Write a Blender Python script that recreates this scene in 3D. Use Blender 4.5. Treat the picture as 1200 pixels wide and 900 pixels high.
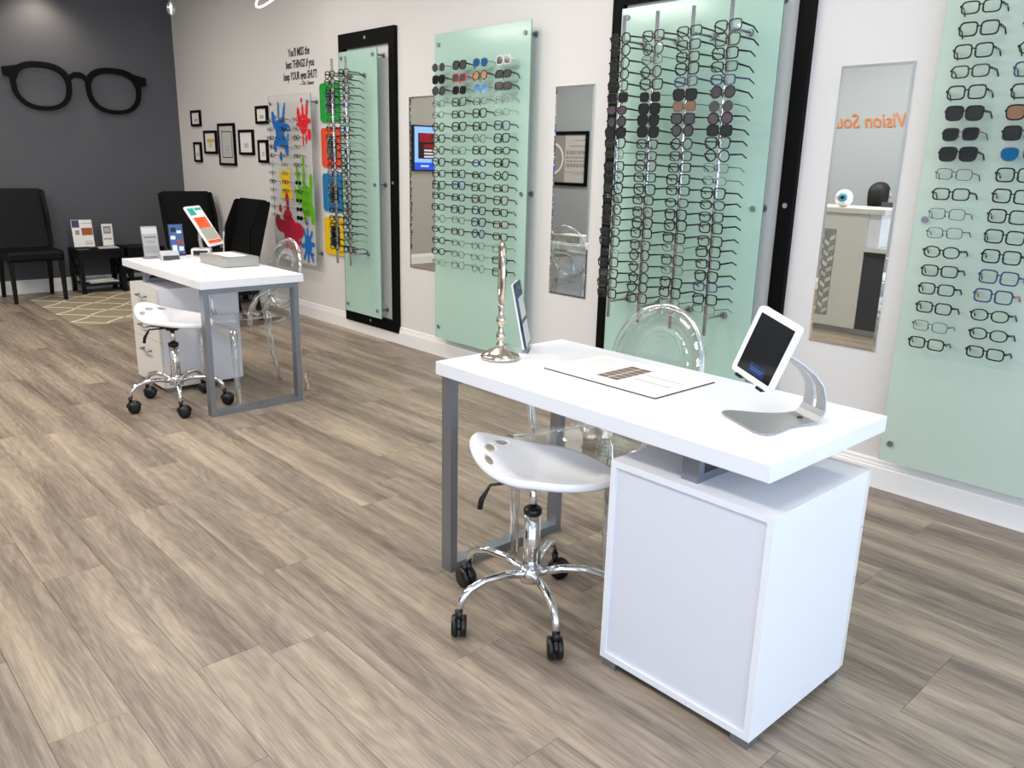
import bpy, bmesh, math, random
from mathutils import Vector, Matrix
random.seed(7)
D = bpy.data
for o in list(D.objects): D.objects.remove(o)
SC = bpy.context.scene
COL = SC.collection
PI = math.pi

# ------------------------------------------------------------------ camera
YAW, PITCH, ROLL = math.radians(137.1774), math.radians(-15.1903), math.radians(1.431)
d = Vector((math.cos(PITCH)*math.cos(YAW), math.cos(PITCH)*math.sin(YAW), math.sin(PITCH)))
r = d.cross(Vector((0, 0, 1))).normalized(); u = r.cross(d)
r2 = math.cos(ROLL)*r + math.sin(ROLL)*u
u2 = -math.sin(ROLL)*r + math.cos(ROLL)*u
cam = D.cameras.new('camera'); cam.sensor_width = 36; cam.lens = 948.81/1200*36
cam.clip_start = .05; cam.clip_end = 200
co = D.objects.new('camera', cam); COL.objects.link(co)
m3 = Matrix((r2, u2, -d)).transposed().to_4x4(); m3.translation = Vector((0, -3.6182, 1.3981))
co.matrix_world = m3
SC.camera = co

# ------------------------------------------------------------------ world, lights, exposure
SC.view_settings.view_transform = 'Standard'; SC.view_settings.look = 'None'
SC.view_settings.gamma = 1; SC.view_settings.use_curve_mapping = False
SC.view_settings.exposure = 0.32
W = D.worlds.new('sky'); SC.world = W; W.use_nodes = True
W.node_tree.nodes['Background'].inputs[0].default_value = (.62, .78, 1, 1)
W.node_tree.nodes['Background'].inputs[1].default_value = 1.2

def area(name, loc, rot, sx, sy, power, color):
    l = D.lights.new(name, 'AREA'); l.shape = 'RECTANGLE'; l.size = sx; l.size_y = sy
    l.energy = power; l.color = color
    o = D.objects.new(name, l); COL.objects.link(o); o.location = loc; o.rotation_euler = rot
    return o
# daylight through the shop window behind the camera's right shoulder
area('daylight', (2.06, -2.5, 1.42), (0, math.radians(90), 0), 2.6, 4.4, 74, (.70, .81, 1))
# and through the second shop window, in the left wall behind the camera
area('daylight', (.35, -5.06, 1.42), (math.radians(90), 0, 0), 2.9, 2.6, 26, (.70, .81, 1))
# recessed ceiling panels
LAMPS = [(x, y) for x in (-7.9, -5.6, -3.4, -1.0) for y in (-1.45, -3.7)]
for i, (x, y) in enumerate(LAMPS):
    area('ceiling_lamp', (x, y, 2.965), (0, 0, 0), 1.1, .5, ((8, 15, 19, 9)[i//2] if i % 2 == 0 else (20, 42, 42, 18)[i//2]), (1, .945, .88))
sp = D.lights.new('wall_washer', 'SPOT'); sp.energy = 22; sp.color = (1, .86, .68); sp.spot_size = math.radians(120); sp.spot_blend = .9
sp.shadow_soft_size = .06
so = D.objects.new('wall_washer', sp); COL.objects.link(so); so.location = (-9.15, -1.3, 2.96); so.rotation_euler = (0, math.radians(12), 0)

# ------------------------------------------------------------------ materials
def lin(c):
    if isinstance(c, str): c = [int(c[i:i+2], 16)/255 for i in (0, 2, 4)]
    return tuple((x/12.92 if x <= .04045 else ((x+.055)/1.055)**2.4) for x in c)+(1,)
def mat(name, c, rough=.5, metal=0, spec=.5, coat=0, noise=0, nscale=20, bump=0, emis=0):
    m = D.materials.new(name); m.use_nodes = True
    nt = m.node_tree; b = nt.nodes['Principled BSDF']
    b.inputs['Base Color'].default_value = lin(c); b.inputs['Roughness'].default_value = rough
    b.inputs['Metallic'].default_value = metal; b.inputs['Specular IOR Level'].default_value = spec
    b.inputs['Coat Weight'].default_value = coat
    if emis:
        b.inputs['Emission Color'].default_value = lin(c); b.inputs['Emission Strength'].default_value = emis
    if noise or bump:
        tc = nt.nodes.new('ShaderNodeTexCoord'); n = nt.nodes.new('ShaderNodeTexNoise')
        n.inputs['Scale'].default_value = nscale; n.inputs['Detail'].default_value = 4
        nt.links.new(tc.outputs['Object'], n.inputs['Vector'])
        if noise:
            mx = nt.nodes.new('ShaderNodeMixRGB'); mx.blend_type = 'MULTIPLY'; mx.inputs[0].default_value = noise
            mx.inputs[1].default_value = lin(c)
            nt.links.new(n.outputs['Fac'], mx.inputs[2]); nt.links.new(mx.outputs[0], b.inputs['Base Color'])
        if bump:
            bp = nt.nodes.new('ShaderNodeBump'); bp.inputs['Strength'].default_value = bump; bp.inputs['Distance'].default_value = .002
            nt.links.new(n.outputs['Fac'], bp.inputs['Height']); nt.links.new(bp.outputs[0], b.inputs['Normal'])
    return m
def clear(name, tint=(1, 1, 1), edge=.9, base=.04, rough=.02, blend=.35, tintfac=None):
    """thin clear plastic or glass: transparent face on, glossy and denser at grazing angles"""
    m = D.materials.new(name); m.use_nodes = True; nt = m.node_tree; nt.nodes.clear()
    out = nt.nodes.new('ShaderNodeOutputMaterial'); mix = nt.nodes.new('ShaderNodeMixShader')
    tr = nt.nodes.new('ShaderNodeBsdfTransparent'); gl = nt.nodes.new('ShaderNodeBsdfGlossy')
    lw = nt.nodes.new('ShaderNodeLayerWeight'); lw.inputs['Blend'].default_value = blend
    mr = nt.nodes.new('ShaderNodeMapRange'); mr.inputs['To Min'].default_value = base; mr.inputs['To Max'].default_value = edge
    tr.inputs[0].default_value = (*tint, 1); gl.inputs['Roughness'].default_value = rough; gl.inputs[0].default_value = (.95, .96, .97, 1)
    nt.links.new(lw.outputs['Facing'], mr.inputs['Value']); nt.links.new(mr.outputs[0], mix.inputs[0])
    nt.links.new(tr.outputs[0], mix.inputs[1]); nt.links.new(gl.outputs[0], mix.inputs[2]); nt.links.new(mix.outputs[0], out.inputs[0])
    return m
def frosted(name, c, alpha, rough=.12):
    m = mat(name, c, rough, spec=.5); m.node_tree.nodes['Principled BSDF'].inputs['Alpha'].default_value = alpha
    return m
M = {}
M['wall'] = mat('wall_paint', 'E2DFDD', .75, bump=.05, nscale=300)
M['grey_wall'] = mat('grey_wall_paint', '55565C', .7, bump=.05, nscale=300)
M['taupe_wall'] = mat('taupe_wall_paint', 'B4B1A8', .75); M['pale_grey_wall'] = mat('pale_grey_wall_paint', 'A6ACB1', .75)
M['ceiling'] = mat('ceiling_white', 'ECEAE6', .8)
M['trim'] = mat('trim_white', 'F4F2F0', .35)
M['subfloor'] = mat('subfloor', '4A4038', .9)
M['laminate'] = mat('white_laminate', 'EAEAEE', .32)
M['laminate_in'] = mat('white_panel', 'DDDDE5', .4)
M['drawer'] = mat('drawer_front', 'DEDAD4', .4)
M['steel'] = mat('brushed_steel', '9599A2', .38, .85)
M['chrome'] = mat('chrome', 'E6E6E8', .07, 1)
M['alu'] = mat('aluminium', 'B0B1B3', .42, .85); M['rod'] = mat('polished_rod', 'E0E0E6', .22, .9)
M['pewter'] = mat('pewter', 'CFC3B4', .14, 1)
M['mirror'] = mat('mirror_silver', 'EEF1EF', .0, 1)
M['black'] = mat('black_plastic', '0B0B0C', .35)
M['frame_black'] = mat('black_frame', '050506', .6, spec=.12)
M['gframe'] = mat('acetate_black', '0C0C0D', .25)
M['gbrown'] = mat('acetate_tortoise', '3A2418', .3, noise=.5, nscale=150)
M['gblue'] = mat('acetate_blue', '27345E', .3)
M['gred'] = mat('acetate_red', 'C43A44', .3)
M['gwhite'] = mat('acetate_white', 'E4E2DE', .3)
M['gmetal'] = mat('spectacle_metal', '5A5853', .25, .9)
M['gsilver'] = mat('spectacle_silver', 'A8A8A8', .25, .9)
M['lens'] = clear('clear_lens', (.975, .985, .98), .16, .015)
M['lens_dark'] = mat('dark_lens', '13171D', .08, spec=.7); M['lens_dark'].node_tree.nodes['Principled BSDF'].inputs['Alpha'].default_value = .93
M['lens_grey'] = mat('grey_lens', '4A4A50', .08, spec=.7); M['lens_grey'].node_tree.nodes['Principled BSDF'].inputs['Alpha'].default_value = .88
M['lens_brown'] = mat('brown_lens', '8A6550', .1, spec=.6); M['lens_brown'].node_tree.nodes['Principled BSDF'].inputs['Alpha'].default_value = .85
M['lens_rose'] = mat('rose_lens', '5D4B58', .1, spec=.6); M['lens_rose'].node_tree.nodes['Principled BSDF'].inputs['Alpha'].default_value = .88
M['lens_blue'] = mat('blue_mirror_lens', '2F78B4', .1, .5)
M['lens_gold'] = mat('gold_mirror_lens', 'C79A6C', .12, .6)
M['lens_teal'] = mat('teal_mirror_lens', '1F6FA0', .08, .7)
M['mint'] = frosted('mint_glass', 'BEE0D1', .80); M['mint_pale'] = frosted('pale_mint_glass', 'CADDD0', .72)
M['mint_edge'] = mat('mint_glass_edge', '7FA79A', .2)
M['clear_panel'] = frosted('clear_acrylic_panel', 'E4E4E0', .45)
M['acrylic'] = clear('clear_acrylic', (.975, .98, .985), .75, .05, .03, .4)
M['ghost_edge'] = clear('clear_polycarbonate_edge', (.93, .94, .96), .85, .16, .05, .55)
M['leather'] = mat('black_leather', '050506', .5, spec=.2, bump=.2, nscale=120)
M['dark_wood'] = mat('black_wood', '080809', .45, spec=.3)
M['nail'] = mat('nailhead', '2E2A27', .3, .9)
M['white_abs'] = mat('white_abs', 'F4F4F6', .18, coat=.3)
M['paper'] = mat('paper_white', 'F2F0EC', .6)
M['paper_grey'] = mat('paper_grey', 'C9C8C4', .6)
M['ink'] = mat('print_black', '151515', .6)
M['ink_grey'] = mat('print_grey', '9A9794', .6)
M['print_brown'] = mat('print_photo_brown', '8C7464', .5, noise=.6, nscale=60)
M['print_orange'] = mat('print_photo_orange', 'C4662F', .5, noise=.6, nscale=60)
M['print_violet'] = mat('print_violet', '4A3C6C', .5)
M['print_blue'] = mat('print_blue', '3F64A4', .5)
M['print_teal'] = mat('print_teal', '2F9A90', .5)
M['leaflet_grey'] = mat('leaflet_grey', 'A4A9AD', .4); M['yellow_line'] = mat('print_yellow', 'D8B94A', .6)
for n, c in dict(sp_blue='1E6FC0', sp_red='E8202C', sp_crimson='BC1E3E', sp_green='68B41E', sp_yellow='F2C81E',
                 sq_green='18A03C', sq_orange='E8502A', sq_blue='1E78B4', sq_yellow='F0C41A').items():
    M[n] = mat(n.replace('sp_', 'splash_').replace('sq_', 'square_'), c, .35)
M['screen'] = mat('dark_screen', '101114', .06, spec=.6)
M['orange'] = mat('orange_lettering', 'D0793C', .5)
M['hair'] = mat('dark_hair', '120E0C', .6)
M['skin'] = mat('skin', 'C79A80', .5)
M['cloth_black'] = mat('black_cloth', '141416', .8)
M['counter'] = mat('counter_body', 'DAD8D0', .4)
M['counter_dark'] = mat('counter_dark', '3E4044', .5)
M['eye_white'] = mat('eyeball_white', 'F2EDE8', .15, coat=.5)
M['eye_blue'] = mat('eyeball_blue', '49A5C8', .15, coat=.5)
M['metal_grey'] = mat('tissue_box_silver', 'B4B2AE', .3, .6)
M['glow'] = mat('lamp_glow', 'FFF6E8', .5, emis=6)
M['diffuser'] = mat('lamp_diffuser', 'FFF8EC', .5, emis=1.2)
M['print_mag'] = mat('magazine_cover', 'D8C8C4', .45)
def screen(name, c, s=.9): return mat(name, c, .2, emis=s)
M['scr_orange'] = screen('screen_orange', 'D8481C', .5); M['scr_grey'] = screen('screen_grey', '9C9A8C', .35)
M['scr_teal'] = screen('screen_teal', '2E9C90', .4); M['scr_cream'] = screen('screen_cream', 'E4E4D8', .5)
M['scr_red'] = screen('screen_red', '7C1418', .6); M['scr_dark'] = screen('screen_dark', '281418', .4)
M['scr_sky'] = screen('screen_sky', '7CA4F0', .8); M['scr_blue'] = screen('screen_blue', '1E48C0', .8)
M['scr_text'] = screen('screen_text', 'B8B4B8', .6); M['scr_navy'] = mat('screen_navy', '1B2C5A', .08, spec=.6)

def wood(name, attr=False):
    m = D.materials.new(name); m.use_nodes = True; nt = m.node_tree; N = nt.nodes.new; L = nt.links.new
    b = nt.nodes['Principled BSDF']
    tc = N('ShaderNodeTexCoord')
    if attr:
        oi = N('ShaderNodeAttribute'); oi.attribute_name = 'plank'; rnd = oi.outputs['Fac']
    else:
        oi = N('ShaderNodeObjectInfo'); rnd = oi.outputs['Random']
    mul = N('ShaderNodeMath'); mul.operation = 'MULTIPLY'; mul.inputs[1].default_value = 173.7; L(rnd, mul.inputs[0])
    cx = N('ShaderNodeCombineXYZ'); L(mul.outputs[0], cx.inputs[0]); L(mul.outputs[0], cx.inputs[1]); L(mul.outputs[0], cx.inputs[2])
    add = N('ShaderNodeVectorMath'); add.operation = 'ADD'; L(tc.outputs['Object'], add.inputs[0]); L(cx.outputs[0], add.inputs[1])
    def noise(sx, sy, det, dist=0):
        mp = N('ShaderNodeMapping'); mp.inputs['Scale'].default_value = (sx, sy, 1); L(add.outputs[0], mp.inputs[0])
        n = N('ShaderNodeTexNoise'); n.inputs['Scale'].default_value = 1; n.inputs['Detail'].default_value = det; n.inputs['Distortion'].default_value = dist
        L(mp.outputs[0], n.inputs['Vector']); return n.outputs['Fac']
    tone = noise(.7, 9, 3); streak = noise(1.8, 40, 5, .1); grain = noise(12, 230, 3)
    # growth-ring lines: bands of a slowly varying field
    ring = noise(1.0, 6.5, 2)
    rm = N('ShaderNodeMath'); rm.operation = 'MULTIPLY'; rm.inputs[1].default_value = 95; L(ring, rm.inputs[0])
    rs = N('ShaderNodeMath'); rs.operation = 'SINE'; L(rm.outputs[0], rs.inputs[0])
    def mixf(a, bb, fa, fb):
        x = N('ShaderNodeMath'); x.operation = 'MULTIPLY'; L(a, x.inputs[0]); x.inputs[1].default_value = fa
        y = N('ShaderNodeMath'); y.operation = 'MULTIPLY_ADD'; L(bb, y.inputs[0]); y.inputs[1].default_value = fb; L(x.outputs[0], y.inputs[2]); return y.outputs[0]
    v = mixf(tone, streak, .72, .36); v = mixf(v, grain, 1, .38); v = mixf(v, rs.outputs[0], 1, .030)
    v = mixf(v, rnd, 1, .07)
    ramp = N('ShaderNodeValToRGB'); L(v, ramp.inputs[0])
    e = ramp.color_ramp.elements
    e[0].position = .55; e[0].color = lin('66584D'); e[1].position = .98; e[1].color = lin('B2A28D')
    k = e.new(.71); k.color = lin('85776A'); k = e.new(.82); k.color = lin('9A8B7A')
    L(ramp.outputs[0], b.inputs['Base Color'])
    b.inputs['Roughness'].default_value = .42; b.inputs['Specular IOR Level'].default_value = .4
    bp = N('ShaderNodeBump'); bp.inputs['Strength'].default_value = .12; bp.inputs['Distance'].default_value = .001
    L(grain, bp.inputs['Height']); L(bp.outputs[0], b.inputs['Normal'])
    return m
M['plank'] = wood('oak_plank'); M['plank_far'] = wood('oak_plank_joined', True)
def trellis():
    m = D.materials.new('rug_tan'); m.use_nodes = True; nt = m.node_tree; N = nt.nodes.new; L = nt.links.new
    b = nt.nodes['Principled BSDF']; b.inputs['Roughness'].default_value = .95
    tc = N('ShaderNodeTexCoord'); n = N('ShaderNodeTexNoise'); n.inputs['Scale'].default_value = 260
    L(tc.outputs['Object'], n.inputs['Vector'])
    mx = N('ShaderNodeMixRGB'); mx.inputs[1].default_value = lin('877A68'); mx.inputs[2].default_value = lin('A89A84'); L(n.outputs['Fac'], mx.inputs[0])
    L(mx.outputs[0], b.inputs['Base Color']); return m
M['rug'] = trellis(); M['rug_line'] = mat('rug_cream', 'E6DCC0', .95)

# ------------------------------------------------------------------ mesh helpers
def B(): return bmesh.new()
def box(bm, x0, x1, y0, y1, z0, z1, mi=0, bev=0):
    b2 = bmesh.new() if bev else bm
    v = [b2.verts.new((x, y, z)) for z in (z0, z1) for y in (y0, y1) for x in (x0, x1)]
    fs = []
    for q in ((0, 2, 3, 1), (4, 5, 7, 6), (0, 1, 5, 4), (2, 6, 7, 3), (0, 4, 6, 2), (1, 3, 7, 5)):
        f = b2.faces.new([v[i] for i in q]); f.material_index = mi; fs.append(f)
    if bev:
        bmesh.ops.bevel(b2, geom=b2.edges[:], offset=bev, segments=2, affect='EDGES', profile=.6)
        merge(bm, b2, mi)
    return fs
def merge(bm, b2, mi=None, mtx=None):
    mp = {}
    for v in b2.verts: mp[v] = bm.verts.new(mtx @ v.co if mtx else v.co)
    for f in b2.faces:
        try:
            nf = bm.faces.new([mp[v] for v in f.verts]); nf.material_index = f.material_index if mi is None else mi; nf.smooth = f.smooth
        except ValueError: pass
    b2.free()
def ring_frame(t):
    t = t.normalized(); a = Vector((0, 0, 1)) if abs(t.z) < .9 else Vector((1, 0, 0))
    n = t.cross(a).normalized(); return n, t.cross(n)
def tube(bm, pts, rad, seg=8, mi=0, closed=False, flat=1.0, caps=True):
    """round (or flattened) bar swept along points; rad may be a list"""
    pts = [Vector(p) for p in pts]; n = len(pts); rings = []
    R = rad if isinstance(rad, (list, tuple)) else [rad]*n
    prevn = None
    for i, p in enumerate(pts):
        if closed: t = pts[(i+1) % n]-pts[i-1]
        else: t = pts[min(i+1, n-1)]-pts[max(i-1, 0)]
        t.normalize()
        if prevn is None: a, b = ring_frame(t)
        else:
            a = (prevn-t*prevn.dot(t)).normalized(); b = t.cross(a)
        prevn = a
        rings.append([bm.verts.new(p+(a*math.cos(2*PI*k/seg)+b*math.sin(2*PI*k/seg)*flat)*R[i]) for k in range(seg)])
    for i in range(n if closed else n-1):
        A = rings[i]; Bq = rings[(i+1) % n]
        for k in range(seg):
            f = bm.faces.new((A[k], A[(k+1) % seg], Bq[(k+1) % seg], Bq[k])); f.smooth = True; f.material_index = mi
    if not closed and caps:
        f = bm.faces.new(rings[0][::-1]); f.material_index = mi; f = bm.faces.new(rings[-1]); f.material_index = mi
def lathe(bm, prof, seg=24, mi=0, ctr=(0, 0, 0), axis='Z'):
    rings = []; c = Vector(ctr)
    for r_, h_ in prof:
        rr = []
        for k in range(seg):
            a = 2*PI*k/seg; x, y = r_*math.cos(a), r_*math.sin(a)
            p = Vector((x, y, h_)) if axis == 'Z' else (Vector((x, h_, y)) if axis == 'Y' else Vector((h_, x, y)))
            rr.append(bm.verts.new(c+p))
        rings.append(rr)
    for i in range(len(rings)-1):
        for k in range(seg):
            f = bm.faces.new((rings[i][k], rings[i][(k+1) % seg], rings[i+1][(k+1) % seg], rings[i+1][k])); f.smooth = True; f.material_index = mi
    for rr in (rings[0], rings[-1]):
        f = bm.faces.new(rr); f.material_index = mi
def prism(bm, pts, d0, d1, axis='Y', mi=0):
    """extrude a 2-D outline: axis Y -> (x,z), Z -> (x,y), X -> (y,z)"""
    mk = {'Y': lambda a, b, d: (a, d, b), 'Z': lambda a, b, d: (a, b, d), 'X': lambda a, b, d: (d, a, b)}[axis]
    A = [bm.verts.new(mk(a, b, d0)) for a, b in pts]; C2 = [bm.verts.new(mk(a, b, d1)) for a, b in pts]
    n = len(pts)
    fs = [bm.faces.new(A), bm.faces.new(C2[::-1])]
    for i in range(n): fs.append(bm.faces.new((A[i], C2[i], C2[(i+1) % n], A[(i+1) % n])))
    for f in fs: f.material_index = mi
def ringprism(bm, outer, inner, d0, d1, axis='Y', mi=0):
    mk = {'Y': lambda a, b, d: (a, d, b), 'Z': lambda a, b, d: (a, b, d), 'X': lambda a, b, d: (d, a, b)}[axis]
    n = len(outer)
    v = [[bm.verts.new(mk(a, b, dd)) for a, b in pl] for pl, dd in ((outer, d0), (inner, d0), (inner, d1), (outer, d1))]
    for i in range(n):
        j = (i+1) % n
        for s in range(4):
            f = bm.faces.new((v[s][i], v[s][j], v[(s+1) % 4][j], v[(s+1) % 4][i])); f.material_index = mi
def rrect(x0, x1, y0, y1, rad, seg=4):
    p = []
    for cx, cy, a0 in ((x1-rad, y1-rad, 0), (x0+rad, y1-rad, 90), (x0+rad, y0+rad, 180), (x1-rad, y0+rad, 270)):
        for k in range(seg+1):
            a = math.radians(a0+90*k/seg); p.append((cx+rad*math.cos(a), cy+rad*math.sin(a)))
    return p
def mesh(name, bm, mats):
    bmesh.ops.recalc_face_normals(bm, faces=bm.faces[:])
    me = D.meshes.new(name); bm.to_mesh(me); bm.free()
    for m in (mats if isinstance(mats, (list, tuple)) else [mats]): me.materials.append(M[m] if isinstance(m, str) else m)
    return me
def obj(name, bm, mats, parent=None, loc=None, rot=None):
    me = bm if isinstance(bm, bpy.types.Mesh) else mesh(name, bm, mats)
    o = D.objects.new(name, me); COL.objects.link(o)
    if parent: o.parent = parent
    if loc: o.location = loc
    if rot: o.rotation_euler = rot
    return o
def tag(o, label, cat, group=None):
    o['label'] = label; o['category'] = cat
    if group: o['group'] = group
    return o
def thing(name, label, cat, loc=(0, 0, 0), rz=0, group=None):
    o = D.objects.new(name, None); COL.objects.link(o); o.empty_display_size = .1
    o.location = loc; o.rotation_euler = (0, 0, rz); return tag(o, label, cat, group)
def struct(name, bm, mats, parent=None):
    o = obj(name, bm, mats, parent)
    if not parent: o['kind'] = 'structure'
    return o
def dup(root, loc, rz, label, group=None):
    def cp(o, par):
        c = o.copy(); COL.objects.link(c); c.parent = par
        for ch in KIDS.get(o.name, []): cp(ch, c)
        return c
    KIDS = {}
    def walk(o):
        KIDS[o.name] = list(o.children)
        for c in o.children: walk(c)
    walk(root)
    c = cp(root, None); c.location = loc; c.rotation_euler = (0, 0, rz); c['label'] = label
    if group: c['group'] = group
    return c
def text_mesh(body, size, depth=.001, align='LEFT', shear=0, thick=0):
    cu = D.curves.new('lettering', 'FONT'); cu.body = body; cu.size = size; cu.extrude = depth; cu.align_x = align; cu.shear = shear; cu.offset = thick
    cu.resolution_u = 3
    o = D.objects.new('lettering', cu); COL.objects.link(o)
    bpy.context.view_layer.update()
    me = D.meshes.new_from_object(o.evaluated_get(bpy.context.evaluated_depsgraph_get()))
    D.objects.remove(o); D.curves.remove(cu); return me

# ------------------------------------------------------------------ room shell
XF, XN, YL, H = -9.42, 2.0, -5.0, 3.0
bm = B(); box(bm, XF-.1, XN+.1, YL-.1, .1, -.1, -.012); floor = struct('floor', bm, 'subfloor')
bm = B(); box(bm, XF-.1, XN+.1, 0, .1, -.1, H); struct('wall_right', bm, 'wall')
bm = B(); box(bm, XF-.1, XF, -2.75, 0, -.1, H); box(bm, XF-.1, XF, YL-.1, -2.75, -.1, H, 1); struct('wall_far', bm, ['grey_wall', 'taupe_wall'])
bm = B(); box(bm, XF, -1.15, YL-.1, YL, -.1, H); box(bm, 1.85, XN+.1, YL-.1, YL, -.1, H); box(bm, -1.15, 1.85, YL-.1, YL, -.1, .06); box(bm, -1.15, 1.85, YL-.1, YL, 2.75, H); struct('wall_left', bm, 'pale_grey_wall')
wf = B()
for x in (-1.12, .35, 1.82): box(wf, x-.03, x+.03, YL-.06, YL-.01, .06, 2.75)
box(wf, -1.15, 1.85, YL-.06, YL-.01, .06, .12); box(wf, -1.15, 1.85, YL-.06, YL-.01, 2.69, 2.75)
win2 = struct('window_2', wf, 'steel')
for x in (-.385, 1.085):
    bm = B(); box(bm, x-.70, x+.70, YL-.036, YL-.03, .12, 2.69); obj('pane', bm, 'lens', win2)
bm = B(); box(bm, XF-.1, XN+.1, YL-.1, .1, H, H+.1); struct('ceiling', bm, 'ceiling')
bm = B()
box(bm, XN, XN+.1, YL, -4.75, -.1, H); box(bm, XN, XN+.1, -.25, 0, -.1, H)
box(bm, XN, XN+.1, -4.75, -.25, -.1, .06); box(bm, XN, XN+.1, -4.75, -.25, 2.75, H)
struct('wall_near', bm, 'wall')
wf = B()
for y in (-4.72, -3.25, -1.78, -.31): box(wf, XN+.01, XN+.06, y-.03, y+.03, .06, 2.75)
box(wf, XN+.01, XN+.06, -4.75, -.25, .06, .12); box(wf, XN+.01, XN+.06, -4.75, -.25, 2.69, 2.75)
win = struct('window_1', wf, 'steel')
for y in (-3.98, -2.51, -1.04):
    bm = B(); box(bm, XN+.03, XN+.036, y-.70, y+.70, .12, 2.69); obj('pane', bm, 'lens', win)
def baseboard(name, prof_axis, a0, a1, sgn):
    bm = B()
    prof = [(0, 0), (.017, 0), (.017, .098), (.013, .104), (.013, .112), (.009, .117), (.009, .130), (.004, .137), (0, .137)]
    if prof_axis == 'X': prism(bm, [(-p, z) if sgn < 0 else (p, z) for p, z in prof], a0, a1, 'X')
    else: prism(bm, [(XF+p, z) for p, z in prof], a0, a1, 'Y')
    return struct(name, bm, 'trim')
baseboard('baseboard_right', 'X', XF, XN, -1)
baseboard('baseboard_far', 'Y', YL, 0, 1)
bm = B(); prism(bm, [(YL+p, z) for p, z in [(0, 0), (.017, 0), (.017, .1), (.009, .117), (.009, .13), (0, .137)]], XF, -1.16, 'X'); struct('baseboard_left', bm, 'trim')

# planks: every board in view is an object of its own
PW, PL = .1935, 1.26
JOINT = {1: -1.086, 2: -5.24, 4: -4.82, 5: -4.0, 7: -3.175, 9: -2.72, 10: -3.31, 11: -2.87, 12: -2.445, 13: -1.986, 15: -1.6, 16: -1.985}
cache = {}
def plank_mesh(L):
    k = round(L, 3)
    if k not in cache:
        bm = B(); g = .0003
        v0 = [(-L/2+g, -PW/2+g), (L/2-g, -PW/2+g), (L/2-g, PW/2-g), (-L/2+g, PW/2-g)]
        v1 = [(-L/2+g+.0005, -PW/2+g+.0005), (L/2-g-.0005, -PW/2+g+.0005), (L/2-g-.0005, PW/2-g-.0005), (-L/2+g+.0005, PW/2-g-.0005)]
        lo = [bm.verts.new((x, y, -.011)) for x, y in v0]; mi = [bm.verts.new((x, y, -.0008)) for x, y in v0]; hi = [bm.verts.new((x, y, 0)) for x, y in v1]
        bm.faces.new(hi)
        for a, b in ((lo, mi), (mi, hi)):
            for i in range(4): bm.faces.new((a[i], a[(i+1) % 4], b[(i+1) % 4], b[i]))
        cache[k] = mesh('plank', bm, 'plank')
    return cache[k]
far = B(); lay = far.loops.layers.float_color.new('plank')
row = 0; y = -.006
rng = random.Random(3)
while y > YL+.02:
    y1 = -.0065-PW*(row+1); yc = y1+PW/2
    j = JOINT.get(row, -rng.random()*PL)
    x = j
    while x > XF: x -= PL
    while x < XN:
        a, b = max(x, XF+.001), min(x+PL, XN-.001)
        if b-a > .02:
            if yc > -3.55 and b < .8:
                obj('plank', plank_mesh(b-a), None, floor, ((a+b)/2, yc, 0))
            else:
                ya = max(yc-PW/2, YL+.001); rv = rng.random()
                for f in box(far, a+.0008, b-.0008, ya+.0008, yc+PW/2-.0008, -.011, 0):
                    for l in f.loops: l[lay] = (rv, rv, rv, 1)
        x += PL
    y = y1; row += 1
fo = obj('planks', far, 'plank_far', floor); fo['kind'] = 'stuff'

# ceiling light fittings
for i, (x, y) in enumerate(LAMPS):
    where = ('first', 'second', 'third', 'fourth')[i//2]+(' from the grey wall, window-wall side' if False else ' from the grey wall, ')+('above the displays' if i % 2 == 0 else 'above the reception side')
    t = thing('ceiling_light', 'recessed white ceiling panel light, '+where, 'light', (x, y, H-.03), 0, 'ceiling panel lights')
    bm = B(); ringprism(bm, rrect(-.62, .62, -.32, .32, .01, 1), rrect(-.58, .58, -.28, .28, .01, 1), 0, .03, 'Z'); obj('frame', bm, 'trim', t)
    bm = B(); box(bm, -.58, .58, -.28, .28, .012, .02); obj('diffuser', bm, 'diffuser', t)

# ------------------------------------------------------------------ eyeglasses
def lens_outline(kind, s=1.0, n=20):
    out = []
    for k in range(n):
        a = 2*PI*k/n; c, s_ = math.cos(a), math.sin(a)
        sg = lambda v, p: math.copysign(abs(v)**p, v)
        if kind == 'rectangular': x, z = .0265*sg(c, .5), .0182*sg(s_, .6)
        elif kind == 'square': x, z = .0265*sg(c, .5), .0208*sg(s_, .55)
        elif kind == 'round': x, z = .0245*c, .0225*s_
        elif kind == 'oval': x, z = .0265*sg(c, .85), .0180*sg(s_, .85)
        elif kind == 'wayfarer': x, z = .0275*sg(c, .6)*(1+.10*s_), .0222*sg(s_, .65)
        elif kind == 'aviator': x, z = .0285*sg(c, .8)*(1+.16*s_), .0235*sg(s_, .85)
        elif kind == 'wrap': x, z = .0310*sg(c, .7)*(1+.05*s_), .0190*sg(s_, .75)
        out.append((x*s, z*s))
    return out
PROTO = {}
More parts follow.
